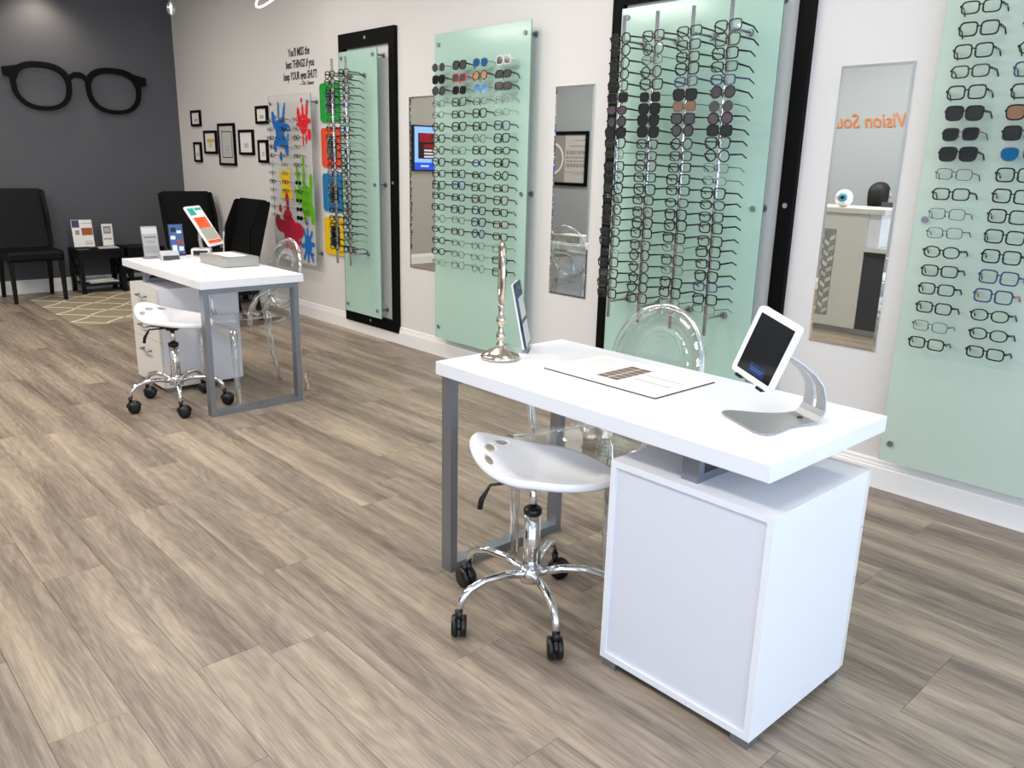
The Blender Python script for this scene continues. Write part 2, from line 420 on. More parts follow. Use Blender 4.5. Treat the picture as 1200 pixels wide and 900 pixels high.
def glasses_parts(kind, fm, lm, tl):
    """meshes: front rim, one lens, one temple.  x across, z up, front faces -y"""
    key = (kind, fm, lm, tl)
    if key in PROTO: return PROTO[key]
    thin = fm in ('gmetal', 'gsilver'); t = .0020 if thin else .0042; dp = .0022 if thin else .0042
    bm = B(); cx = .0345
    for s in (-1, 1):
        inn = [(s*(cx+x), z) for x, z in lens_outline(kind)]
        k = 1+t/.022
        out = [(s*(cx+x*(1+t/.0265)), z*(1+t/.018)) for x, z in lens_outline(kind)]
        ringprism(bm, out, inn, -dp/2, dp/2)
        xo = s*(cx+.0265+t*.6)
        box(bm, min(xo, xo+s*.006), max(xo, xo+s*.006), -dp/2, dp/2+.002, .004, .004+(.003 if thin else .006))
    br = .0014 if thin else .0026
    tube(bm, [(-.0095, 0, .005), (-.004, -.001, .0085), (.004, -.001, .0085), (.0095, 0, .005)], br, 6)
    for s in (-1, 1): tube(bm, [(s*.0085, .001, -.001), (s*.0065, .006, -.006), (s*.0075, .007, -.011)], .0018, 5)
    fr = mesh('frame', bm, fm)
    bm = B()
    prism(bm, [(x, z) for x, z in lens_outline(kind)], -.0008, .0008); le = mesh('lens', bm, lm)
    bm = B(); w = .0013 if thin else .0019
    hh = .0017 if thin else .0036
    pts = [(0, 0, .0065), (0, tl*.70, .0055), (0, tl, -.013)]
    P2 = [Vector(p) for p in pts]
    secs = []
    for p, hk in zip(P2, (hh*1.1, hh*.85, hh*.7)):
        secs.append([bm.verts.new(p+Vector((dx*w, 0, dz*hk))) for dx, dz in ((-1, -1), (1, -1), (1, 1), (-1, 1))])
    bm.faces.new(secs[0][::-1]); bm.faces.new(secs[-1])
    for a, b in zip(secs, secs[1:]):
        for k in range(4): bm.faces.new((a[k], a[(k+1) % 4], b[(k+1) % 4], b[k]))
    te = mesh('temple', bm, fm)
    PROTO[key] = (fr, le, te); return PROTO[key]
COLOR = {'gframe': 'black', 'gbrown': 'dark brown', 'gblue': 'navy blue', 'gred': 'red', 'gwhite': 'white', 'gmetal': 'thin dark metal', 'gsilver': 'thin silver'}
LENSN = {'lens_dark': 'black-lensed', 'lens_grey': 'grey-lensed', 'lens_brown': 'brown-lensed', 'lens_rose': 'rose-lensed', 'lens_blue': 'blue mirrored', 'lens_gold': 'gold mirrored', 'lens_teal': 'teal mirrored'}
ORD = ['first', 'second', 'third', 'fourth', 'fifth', 'sixth', 'seventh', 'eighth', 'ninth', 'tenth', 'eleventh', 'twelfth', 'thirteenth', 'fourteenth', 'fifteenth', 'sixteenth', 'seventeenth', 'eighteenth', 'nineteenth', 'twentieth', 'twenty-first', 'twenty-second', 'twenty-third', 'twenty-fourth']
grng = random.Random(11)
ONE = {}
def glasses(loc, kind, fm, lm, where, group, tl=.075, rz=0, rx=0, ry=0, sc=1.05, whole=False, templ_m=None):
    sun = lm != 'lens'
    kn = {'wrap': 'wraparound'}.get(kind, kind)
    label = (f"{COLOR[fm]} {LENSN[lm]} {kn} sunglasses, " if sun else f"{COLOR[fm]} {kn} eyeglasses, ")+where
    fr, le, te = glasses_parts(kind, fm, lm, tl)
    name = 'sunglasses' if sun else 'eyeglasses'
    if whole:
        key = (kind, fm, lm, tl)
        if key not in ONE:
            bm = B(); bm.from_mesh(fr)
            for f in bm.faces: f.material_index = 0
            for s in (-1, 1):
                b2 = B(); b2.from_mesh(le); merge(bm, b2, 1, Matrix.Translation((s*.0345, 0, 0)))
                b2 = B(); b2.from_mesh(te); merge(bm, b2, 0, Matrix.Translation((s*.068, .002, 0)))
            ONE[key] = mesh(name, bm, [fm, lm])
        o = obj(name, ONE[key], None, None, loc, (rx, ry, rz)); o.scale = (sc,)*3
        return tag(o, label, name, group)
    t = thing(name, label, name, loc, 0, group); t.rotation_euler = (rx, ry, rz); t.scale = (sc,)*3
    obj('frame', fr, None, t)
    for s in (-1, 1):
        obj('lens', le, None, t, (s*.0345, 0, 0))
        obj('temple', glasses_parts(kind, templ_m, lm, tl)[2] if templ_m else te, None, t, (s*.068, .002, 0), (0, 0, -s*.05))
    return t
KINDS = ['rectangular', 'rectangular', 'square', 'oval', 'wayfarer', 'round', 'square']
def rnd_style(rg):
    q = rg.random()
    fm = 'gframe' if q < .62 else ('gmetal' if q < .80 else ('gbrown' if q < .92 else 'gblue'))
    return rg.choice(KINDS), fm

# ------------------------------------------------------------------ display hardware
def standoff(parent, x, z, y0, y1=0.0, name='standoff'):
    bm = B(); lathe(bm, [(.013, y0-.010), (.013, y0-.004)], 14, 0, (x, 0, z), 'Y')
    lathe(bm, [(.0075, y0-.004), (.0075, y1-.010)], 12, 0, (x, 0, z), 'Y')
    lathe(bm, [(.016, y1-.010), (.018, y1-.001)], 14, 0, (x, 0, z), 'Y')
    return obj(name, bm, 'steel', parent)
def glass_panel(parent, x0, x1, z0, z1, yf, m='mint', em='mint_edge'):
    bm = B(); fs = box(bm, x0, x1, yf, yf+.008, z0, z1)
    for f in fs:
        n = f.normal if f.normal.length else None
    bm.normal_update()
    for f in bm.faces:
        if abs(f.normal.y) < .5: f.material_index = 1
    return obj('glass_panel', bm, [m, em], parent)
def pins(parent, pos, yf):
    bm = B()
    for x, z in pos:
        for s in (-1, 1):
            tube(bm, [(x+s*.071, yf, z+.001), (x+s*.071, yf-.058, z+.001)], .0028, 5)
            box(bm, x+s*.071-.0022, x+s*.071+.0022, yf-.060, yf-.056, z, z+.011)
    o = obj('support_pins', bm, 'acrylic', parent); o['kind'] = 'stuff'

YP = -.088   # front face of a wall panel
ROWS18 = [2.0-.0749*i for i in range(18)]
def panel_display(x0, label, cols, ncols, group, where, special, styles, gm='mint'):
    t = thing('eyewear_display', label, 'display panel', (0, 0, 0))
    glass_panel(t, x0, x0+.93, .165, 2.218, YP, gm)
    for x in (x0+.045, x0+.885):
        for z in (.25, 1.22, 2.15): standoff(t, x, z, YP)
    pins(t, [(x0+c, z) for c in cols[:ncols] for z in ROWS18], YP)
    rg = random.Random(styles)
    for ci, c in enumerate(cols[:ncols]):
        for ri, z in enumerate(ROWS18):
            kind, fm = rnd_style(rg); lm = 'lens'; tm = None; kw = {}
            sp_ = special.get((ri, ci))
            if sp_: kind, fm, lm = sp_[:3]; tm = sp_[3] if len(sp_) > 3 else None
            glasses((x0+c+rg.uniform(-.004, .004), YP-.069, z+rg.uniform(-.003, .003)), kind, fm, lm,
                    f"{ORD[ri]} row down, {ORD[ci]} column of {where}", group, .066,
                    rg.uniform(-.05, .05), rg.uniform(-.12, .0), rg.uniform(-.03, .03), templ_m=tm)
    return t
COLS = [.130, .345, .555, .770]
SUN2 = {(0, 0): ('round', 'gmetal', 'lens_grey'), (0, 1): ('wayfarer', 'gframe', 'lens_grey'), (0, 2): ('aviator', 'gsilver', 'lens_blue'), (0, 3): ('square', 'gwhite', 'lens_grey'),
        (1, 0): ('wayfarer', 'gframe', 'lens_dark'), (1, 1): ('square', 'gred', 'lens_grey'), (1, 2): ('round', 'gframe', 'lens_gold'), (1, 3): ('wrap', 'gframe', 'lens_grey'),
        (2, 0): ('round', 'gframe', 'lens_grey'), (2, 1): ('wayfarer', 'gmetal', 'lens_dark'), (2, 2): ('round', 'gsilver', 'lens_blue'), (2, 3): ('wrap', 'gbrown', 'lens_grey'),
        (3, 3): ('rectangular', 'gsilver', 'lens'), (4, 3): ('oval', 'gsilver', 'lens'), (17, 0): ('rectangular', 'gsilver', 'lens'), (4, 0): ('oval', 'gmetal', 'lens')}
panel_display(-4.65, 'mint glass wall panel of eyeglasses hung between two slim mirrors', COLS, 4, 'eyewear on the panel between the mirrors',
              'the panel between mirrors', SUN2, 21)
SUN3 = {(0, 0): ('rectangular', 'gframe', 'lens'), (1, 0): ('square', 'gframe', 'lens'), (2, 0): ('square', 'gframe', 'lens'), (3, 0): ('rectangular', 'gframe', 'lens'), (4, 0): ('square', 'gframe', 'lens'),
        (5, 0): ('wayfarer', 'gframe', 'lens_dark'), (6, 0): ('wayfarer', 'gmetal', 'lens_dark'), (7, 0): ('wayfarer', 'gframe', 'lens_dark'),
        (8, 0): ('rectangular', 'gmetal', 'lens'), (9, 0): ('rectangular', 'gframe', 'lens'), (10, 0): ('rectangular', 'gmetal', 'lens'), (11, 0): ('rectangular', 'gmetal', 'lens'),
        (12, 0): ('oval', 'gframe', 'lens'), (13, 0): ('rectangular', 'gframe', 'lens'), (14, 0): ('rectangular', 'gframe', 'lens'), (15, 0): ('rectangular', 'gframe', 'lens'), (16, 0): ('rectangular', 'gmetal', 'lens'), (17, 0): ('rectangular', 'gframe', 'lens'),
        (5, 1): ('wayfarer', 'gframe', 'lens_brown'), (6, 1): ('square', 'gframe', 'lens_dark'), (7, 1): ('aviator', 'gsilver', 'lens_teal'),
        (8, 1): ('square', 'gframe', 'lens'), (9, 1): ('square', 'gframe', 'lens'), (10, 1): ('square', 'gframe', 'lens'), (11, 1): ('square', 'gframe', 'lens'), (12, 1): ('square', 'gframe', 'lens'),
        (13, 1): ('square', 'gblue', 'lens'), (14, 1): ('square', 'gblue', 'lens', 'gred'), (15, 1): ('oval', 'gframe', 'lens'), (16, 1): ('oval', 'gframe', 'lens'), (17, 1): ('rectangular', 'gframe', 'lens')}
panel_display(-1.39, 'mint glass wall panel of eyeglasses at the right edge of the view', [.153, .368, .585, .800], 2, 'eyewear on the right-hand panel',
              'the rightmost panel', SUN3, 5, 'mint_pale')

def rod_display(x0, x1, z0, z1, label, rods, group, where, special, styles, rows, whole, panel=None):
    t = thing('eyewear_rod_display', label, 'display board')
    bw = .075
    bm = B(); ringprism(bm, [(x0, z0), (x1, z0), (x1, z1), (x0, z1)], [(x0+bw, z0+.09), (x1-bw, z0+.09), (x1-bw, z1-.11), (x0+bw, z1-.11)], -.03, 0)
    obj('frame', bm, 'frame_black', t)
    for cx_, cz_ in (((x0+x1)/2, z0+.045), ((x0+x1)/2, z1-.05), (x1-bw/2, 1.24), (x0+bw/2, 1.24)):
        bm = B(); lathe(bm, [(.012, -.0345), (.012, -.0301)], 14, 0, (cx_, 0, cz_), 'Y'); obj('screw_cap', bm, 'alu', t)
    p0, p1 = panel
    glass_panel(t, p0, p1, .19, 2.195, -.098)
    for x in (p0+.04, p1-.05):
        for z in (.25, 1.22, 2.15): standoff(t, x, z, -.098)
    clips = B()
    for x in rods:
        bm = B(); tube(bm, [(x, -.262, .605), (x, -.262, 2.125)], .0095, 10); obj('rod', bm, 'rod', t)
        for z in (.69, 2.01):
            bm = B(); tube(bm, [(x, -.264, z), (x, -.112, z)], .006, 8); lathe(bm, [(.016, -.112), (.018, -.099)], 14, 0, (x, 0, z), 'Y'); obj('mount_bracket', bm, 'steel', t)
        for z in rows: tube(clips, [(x-.02, -.272, z+.007), (x+.02, -.272, z+.007)], .0025, 5)
    o = obj('support_clips', clips, 'acrylic', t); o['kind'] = 'stuff'
    rg = random.Random(styles)
    for ci, x in enumerate(rods):
        for ri, z in enumerate(rows):
            kind, fm = rnd_style(rg); lm = 'lens'
            if (ri, ci) in special: kind, fm, lm = special[(ri, ci)]
            glasses((x+rg.uniform(-.003, .003), -.282, z+rg.uniform(-.004, .004)), kind, fm, lm,
                    f"{ORD[ri]} row down, {ORD[ci]} rod of {where}", group, .125,
                    rg.uniform(-.06, .06), rg.uniform(-.06, .06), rg.uniform(-.03, .03), 1.03, whole)
ROWS24 = [2.013-.05557*i for i in range(24)]
SUNF = {}
for ri, row_ in {5: [('square', 'gbrown', 'lens_dark'), ('square', 'gmetal', 'lens_dark'), ('wayfarer', 'gframe', 'lens_dark'), ('round', 'gframe', 'lens_grey')],
                 6: [('oval', 'gframe', 'lens_rose'), ('wayfarer', 'gframe', 'lens_dark'), ('square', 'gmetal', 'lens_brown'), ('round', 'gmetal', 'lens_grey')],
                 7: [('round', 'gframe', 'lens_grey'), ('wayfarer', 'gframe', 'lens_dark'), ('square', 'gframe', 'lens_grey'), ('round', 'gframe', 'lens_rose')],
                 8: [('wayfarer', 'gframe', 'lens_dark'), ('wayfarer', 'gframe', 'lens_dark'), ('round', 'gframe', 'lens_grey'), ('square', 'gframe', 'lens_dark')]}.items():
    for ci, s in enumerate(row_): SUNF[(ri, ci)] = s
rod_display(-3.145, -1.972, .088, 2.34, 'wide black-framed mint display board with four rods of eyeglasses', [-2.862, -2.655, -2.447, -2.240],
            'eyewear on the wide rod display', 'the wide black-framed board', SUNF, 33, ROWS24, False, (-3.02, -2.085))
rod_display(-5.979, -5.211, .088, 2.34, 'narrow black-framed mint display board with two rods of eyeglasses', [-5.693, -5.497],
            'eyewear on the narrow rod display', 'the narrow black-framed board', {}, 44, ROWS24, True, (-5.86, -5.335))

# children's display with colour splashes
t = thing('splash_panel', 'clear wall panel with paint splash decals and small eyeglasses', 'display panel')
glass_panel(t, -7.09, -6.345, .50, 1.926, -.088, 'clear_panel', 'mint_edge')
for x in (-7.05, -6.39):
    for z in (.60, 1.86): standoff(t, x, z, -.088)
def splat(cx, cz, hx, hz, blobs):
    """union of ellipses, each (x, z, rx, rz, tilt) in units of the half size of the decal"""
    bm = B()
    for i_, q in enumerate(blobs):
        ex, ez, rx, rz = q[:4]; a = math.radians(q[4]) if len(q) > 4 else 0
        ring = []
        for k in range(20):
            g = 2*PI*k/20; u_, v_ = rx*math.cos(g), rz*math.sin(g)
            ring.append((cx+hx*(ex+u_*math.cos(a)-v_*math.sin(a)), cz+hz*(ez+u_*math.sin(a)+v_*math.cos(a))))
        prism(bm, ring, -.0900-.00012*i_, -.0885, 'Y')
    return bm
BLUE = [(-.05, .14, .55, .27), (-.05, -.12, .42, .32), (-.05, -.30, .58, .22), (-.62, .38, .17, .36, 25), (-.12, .66, .08, .36), (.38, .60, .10, .42, -24), (.60, .14, .38, .13, -10), (-.58, -.50, .17, .22), (.55, -.54, .18, .30, 12), (-.05, -.86, .13, .17), (.72, -.20, .07, .13), (-.36, .50, .06, .05)]
RED = [(0, -.05, .58, .45), (-.62, .35, .20, .36, 20), (-.05, .48, .14, .34), (.5, .5, .16, .42, -15), (.75, -.5, .24, .26, 20), (.7, .08, .32, .13), (-.72, -.05, .28, .09), (-.1, -.75, .08, .3), (.35, -.7, .11, .22, -10), (-.15, .98, .13, .11)]
GREEN = [(.2, -.15, .70, .33), (.32, -.5, .58, .30), (-.55, .38, .17, .42, 15), (.05, .42, .15, .36), (.78, .28, .18, .28), (.85, -.75, .2, .3), (.05, -.78, .12, .24), (-.55, -.2, .34, .24), (.05, .92, .13, .16), (-.97, .02, .08, .1)]
CRIM = [(0, -.05, .52, .42), (-.58, .02, .42, .22), (-.86, .16, .2, .24), (.58, -.08, .44, .28), (-.1, .35, .34, .26), (.52, -.62, .2, .48, 22), (-.28, -.5, .16, .34), (.1, -.48, .2, .3), (-.08, .74, .1, .26), (-.64, .62, .11, .14), (-.1, 1.04, .12, .12), (.76, -.46, .07, .08), (-.75, -.62, .06, .07)]
YELL = [(0, 0, .62, .72), (-.6, .45, .28, .38, 20), (.45, .6, .22, .34), (.6, -.45, .32, .36), (-.5, -.6, .25, .3), (.1, 1.05, .1, .09)]
SMALL = [(0, 0, .55, .55)]+[(.72*math.cos(math.radians(g)), .72*math.sin(math.radians(g)), l, .13, g) for g, l in ((128, .42), (92, .25), (48, .36), (5, .3), (185, .38), (228, .42), (268, .28), (310, .46))]+[(-.05, 1.15, .12, .1), (-1.15, .2, .07, .06)]
for cx, cz, hx, hz, bl, m, lb in ((-6.89, 1.625, .185, .245, BLUE, 'sp_blue', 'large blue paint splash decal'), (-6.475, 1.69, .125, .185, RED, 'sp_red', 'red paint splash decal'),
                                  (-6.83, 1.17, .12, .16, YELL, 'sp_yellow', 'yellow paint splash decal'), (-6.515, 1.13, .165, .27, GREEN, 'sp_green', 'green paint splash decal'),
                                  (-6.80, .80, .25, .26, CRIM, 'sp_crimson', 'crimson paint splash decal'), (-6.475, .67, .115, .16, SMALL, 'sp_blue', 'small blue paint splash decal')):
    o = obj('splash_decal', splat(cx, cz, hx, hz, bl), m, t); o['label'] = lb
KR = [1.715-.0737*i for i in range(12)]
KC = [-6.95, -6.715, -6.48]
pins(t, [(x, z) for x in KC for z in KR], -.088)
rg = random.Random(8)
for ri, z in enumerate(KR):
    for ci, x in enumerate(KC):
        if (ri, ci) in ((10, 0), (11, 0)): kind, fm, lm = 'wayfarer', 'gframe', 'lens_dark'
        kind, fm = rg.choice(['oval', 'rectangular', 'round']), rg.choice(['gframe', 'gmetal', 'gmetal', 'gmetal', 'gbrown']); lm = 'lens'
        if ci == 2 and ri in (7, 9, 10, 11): lm = 'lens_dark'
        glasses((x, -.157, z), kind, fm, lm, f"{ORD[ri]} row down, {ORD[ci]} column of the splash panel", 'small eyewear on the splash panel', .066, rg.uniform(-.05, .05), -.05, rg.uniform(-.03, .03), .82, True)

# coloured square mirrors
for nm, m, z0, z1 in (('green', 'sq_green', 1.695, 2.0), ('orange', 'sq_orange', 1.335, 1.65), ('blue', 'sq_blue', .975, 1.285), ('yellow', 'sq_yellow', .612, .925)):
    t = thing('square_mirror', f'square wall mirror with broad {nm} rounded frame beside the splash panel', 'mirror', (-6.15, 0, (z0+z1)/2), 0)
    h = (z1-z0)/2
    bm = B(); ringprism(bm, rrect(-.165, .165, -h, h, .035, 5), rrect(-.09, .09, -h+.07, h-.07, .012, 5), -.018, -.0005); obj('frame', bm, m, t)
    bm = B(); prism(bm, rrect(-.094, .094, -h+.066, h-.066, .01, 3), -.010, -.006); obj('mirror_glass', bm, 'mirror', t)

# slim bevelled mirrors
for x0, x1, lb in ((-5.07, -4.756, 'slim frameless wall mirror reflecting a television, half behind the mint panel'), (-3.58, -3.268, 'slim frameless wall mirror between mint panel and wide black-framed board'),
                   (-1.825, -1.507, 'slim frameless wall mirror reflecting the reception counter')):
    bm = B(); b = .012
    o_ = [(x0, .622), (x1, .622), (x1, 1.847), (x0, 1.847)]; i_ = [(x0+b, .622+b), (x1-b, .622+b), (x1-b, 1.847-b), (x0+b, 1.847-b)]
    v = [[bm.verts.new((x, yy, z)) for x, z in pl] for pl, yy in ((o_, -.0005), (o_, -.0045), (i_, -.006))]
    for a in range(2):
        for k in range(4): bm.faces.new((v[a][k], v[a][(k+1) % 4], v[a+1][(k+1) % 4], v[a+1][k]))
    bm.faces.new(v[2]); bm.faces.new(v[0][::-1])
    tag(obj('wall_mirror', bm, 'mirror'), lb, 'mirror')

# small framed certificates
for lb, x0, x1, z0, z1, kind in (
        ('small black picture frame, highest of the pair nearest the grey wall', -9.046, -8.80, 1.704, 1.866, 'a'),
        ('tiny narrow black picture frame, lowest of the pair nearest the grey wall', -9.025, -8.838, 1.338, 1.544, 'b'),
        ('black picture frame with yellow print, left of the tall framed certificate', -8.74, -8.434, 1.426, 1.657, 'c'),
        ('tall black framed certificate with wide grey mat, biggest of the gallery', -8.38, -7.998, 1.315, 1.722, 'd'),
        ('black picture frame directly right of the tall framed certificate', -7.903, -7.591, 1.422, 1.655, 'e'),
        ('small black picture frame, topmost beside the splash panel', -7.511, -7.275, 1.703, 1.861, 'f'),
        ('narrow black picture frame, lower one beside the splash panel', -7.494, -7.306, 1.354, 1.56, 'g')):
    cx, cz = (x0+x1)/2, (z0+z1)/2; w, h = (x1-x0)/2, (z1-z0)/2; fw = .024
    t = thing('picture_frame', lb, 'picture', (cx, 0, cz), 0, 'picture frames on the white wall')
    R = lambda k: [(-w+k, -h+k), (w-k, -h+k), (w-k, h-k), (-w+k, h-k)]
    bm = B(); ringprism(bm, R(0), R(fw), -.022, -.0005); obj('frame', bm, 'frame_black', t)
    bm = B(); prism(bm, R(fw*.8), -.012, -.006); obj('mat_board', bm, 'paper_grey' if kind == 'd' else 'paper', t)
    if kind == 'd':
        bm = B(); ringprism(bm, R(.075), R(.083), -.0135, -.012); prism(bm, R(.083), -.0128, -.012, mi=1); obj('certificate', bm, ['ink', 'paper_grey'], t)
    bm = B()
    if kind == 'c': box(bm, -w*.55, w*.6, -.0132, -.0121, h*.0, h*.28)
    for i in range(4): box(bm, -w*.3, w*.3, -.0142, -.0129 if kind == 'd' else -.0121, -h*(.1+.1*i), -h*(.1+.1*i)+.004)
    obj('print', bm, 'yellow_line' if kind == 'c' else 'ink_grey', t)

# lettering on the wall
tl = thing('wall_lettering', 'black handwritten quote lettering on white wall above the splash panel', 'lettering', (0, 0, 0))
for body, xc, z, wid in (("You'll MISS the", -6.67, 2.245, .37), ("best THINGS if you", -6.66, 2.150, .49), ("keep YOUR eyes SHUT!", -6.665, 2.055, .58), ("\u2014Dr. Seuss", -6.55, 2.005, .24)):
    me = text_mesh(body, .1, .0008, 'CENTER', .1, .0022)
    xs = [v.co.x for v in me.vertices]; s = wid/(max(xs)-min(xs)); big = z > 2.01
    for v in me.vertices: v.co = Vector((v.co.x*s, v.co.y*(.9 if big else .42), v.co.z))
    me.materials.append(M['ink'])
    obj('text_line', me, None, tl, (xc, -.001, z), (PI/2, 0, 0))

# large spectacles sculpture on the grey wall  (local x -> world y)
t = thing('spectacles_sculpture', 'giant black spectacles sculpture mounted on the grey wall', 'wall sculpture', (XF, -1.0, 2.03))
bm = B()
def eye(cy, k=1):
    inn, out = [], []
    for i in range(36):
        a = 2*PI*i/36; c, s = math.cos(a), math.sin(a)
        x = .222*math.copysign(abs(c)**.82, c)*(1+.07*s); z = .178*math.copysign(abs(s)**.85, s)
        inn.append((cy+x, z-.012)); tt = .040+.018*max(0, s)
        out.append((cy+x*(1+tt/.2), (z-.012)*1+math.copysign(1, s)*0+s*tt))
    ringprism(bm, out, inn, .030, .062, 'X')
eye(-.335); eye(.335)
prism(bm, [(-.10, .085), (-.085, .12), (-.03, .155), (.03, .155), (.085, .12), (.10, .085), (.07, .07), (.035, .10), (-.035, .10), (-.07, .07)], .031, .061, 'X')
for s in (-1, 1):
    prism(bm, [(s*.55, .05), (s*.66, .07), (s*.665, .15), (s*.56, .17), (s*.50, .19)], .031, .063, 'X')
obj('frame_front', bm, 'frame_black', t)
for yy in (-.335, .335):
    bm = B(); lathe(bm, [(.008, 0.001), (.008, .032)], 10, 0, (0, yy-.20*(1 if yy > 0 else -1)*-1*0+.245*(1 if yy > 0 else -1), 0), 'X'); obj('standoff', bm, 'steel', t)

# ------------------------------------------------------------------ desks
def sq_tube(bm, pts, w, dpt, mi=0): pass
def desk(x0, y0, label, flip, cabx, brx):
    """white slab top on a steel loop leg at one end; Wd x Dp"""
    Wd, Dp, T, t_ = 1.24, .60, .76, .045
    t = thing('desk', label, 'desk', (x0, y0, 0))
    bm = B(); box(bm, 0, Wd, 0, Dp, T-t_, T, bev=.0025); obj('desktop', bm, 'laminate', t)
    lx0 = .012 if not flip else Wd-.06-.012
    bm = B(); w = .05
    ringprism(bm, [(.018, 0), (Dp-.025, 0), (Dp-.025, T-t_), (.018, T-t_)], [(.018+.03, .03), (Dp-.055, .03), (Dp-.055, T-t_-.03), (.018+.03, T-t_-.03)], lx0, lx0+w, 'X')
    obj('loop_leg', bm, 'steel', t)
    bm = B()
    ringprism(bm, [(.05, .632), (Dp-.06, .632), (Dp-.06, T-t_), (.05, T-t_)], [(.075, .654), (Dp-.085, .654), (Dp-.085, T-t_-.02), (.075, T-t_-.02)], brx-x0, brx-x0+.05, 'X')
    obj('support_bracket', bm, 'steel', t)
    return t
desk(-2.094, -2.027, 'white desk in the foreground with steel loop leg and printed sheet', False, None, -1.125)
desk(-5.482, -1.946, 'white desk in the background near the rug with steel loop leg', True, None, -5.28)

def cabinet(x0, x1, y0, y1, label, drawers_front):
    t = thing('cabinet', label, 'cabinet', ((x0+x1)/2, (y0+y1)/2, 0))
    w, dp = (x1-x0)/2, (y1-y0)/2; z0, z1 = .027, .632; th = .018
    bm = B()
    box(bm, -w, w, -dp, dp, z1-th, z1); box(bm, -w, w, -dp, dp, z0, z0+th)
    box(bm, -w, -w+th, -dp, dp, z0+th, z1-th); box(bm, w-th, w, -dp, dp, z0+th, z1-th)
    obj('carcass', bm, 'laminate', t)
    bm = B(); yb = (dp-.03, dp-.022) if drawers_front else (-dp+.008, -dp+.016)
    box(bm, -w+th, w-th, yb[0], yb[1], z0+th, z1-th); obj('back_panel', bm, 'laminate_in', t)
    for sx in (-1, 1):
        for sy in (-1, 1):
            bm = B(); box(bm, sx*(w-.03)-.025, sx*(w-.03)+.025, sy*(dp-.03)-.025, sy*(dp-.03)+.025, 0, z0); obj('foot', bm, 'steel', t)
    s = -1 if drawers_front else 1
    for (a, b) in ((.466, .632), (.313, .463), (.03, .310)):
        bm = B(); box(bm, -w, w, s*dp if s < 0 else dp, s*(dp+.018) if s < 0 else dp+.018, a, b) if s > 0 else box(bm, -w, w, -dp-.018, -dp, a, b)
        dr = obj('drawer', bm, 'drawer', t)
        bm = B(); hz = b-.075 if b < .6 else b-.06
        yy = s*(dp+.018)
        tube(bm, [(-.06, yy, hz), (-.06, yy+s*.025, hz), (.06, yy+s*.025, hz), (.06, yy, hz)], .006, 6)
        obj('handle', bm, 'steel', dr)
cabinet(-1.330, -.839, -2.011, -1.535, 'white cabinet under the foreground desk, back panel towards the room', False)
cabinet(-5.352, -4.905, -1.935, -1.45, 'white three-drawer cabinet under the background desk', True)

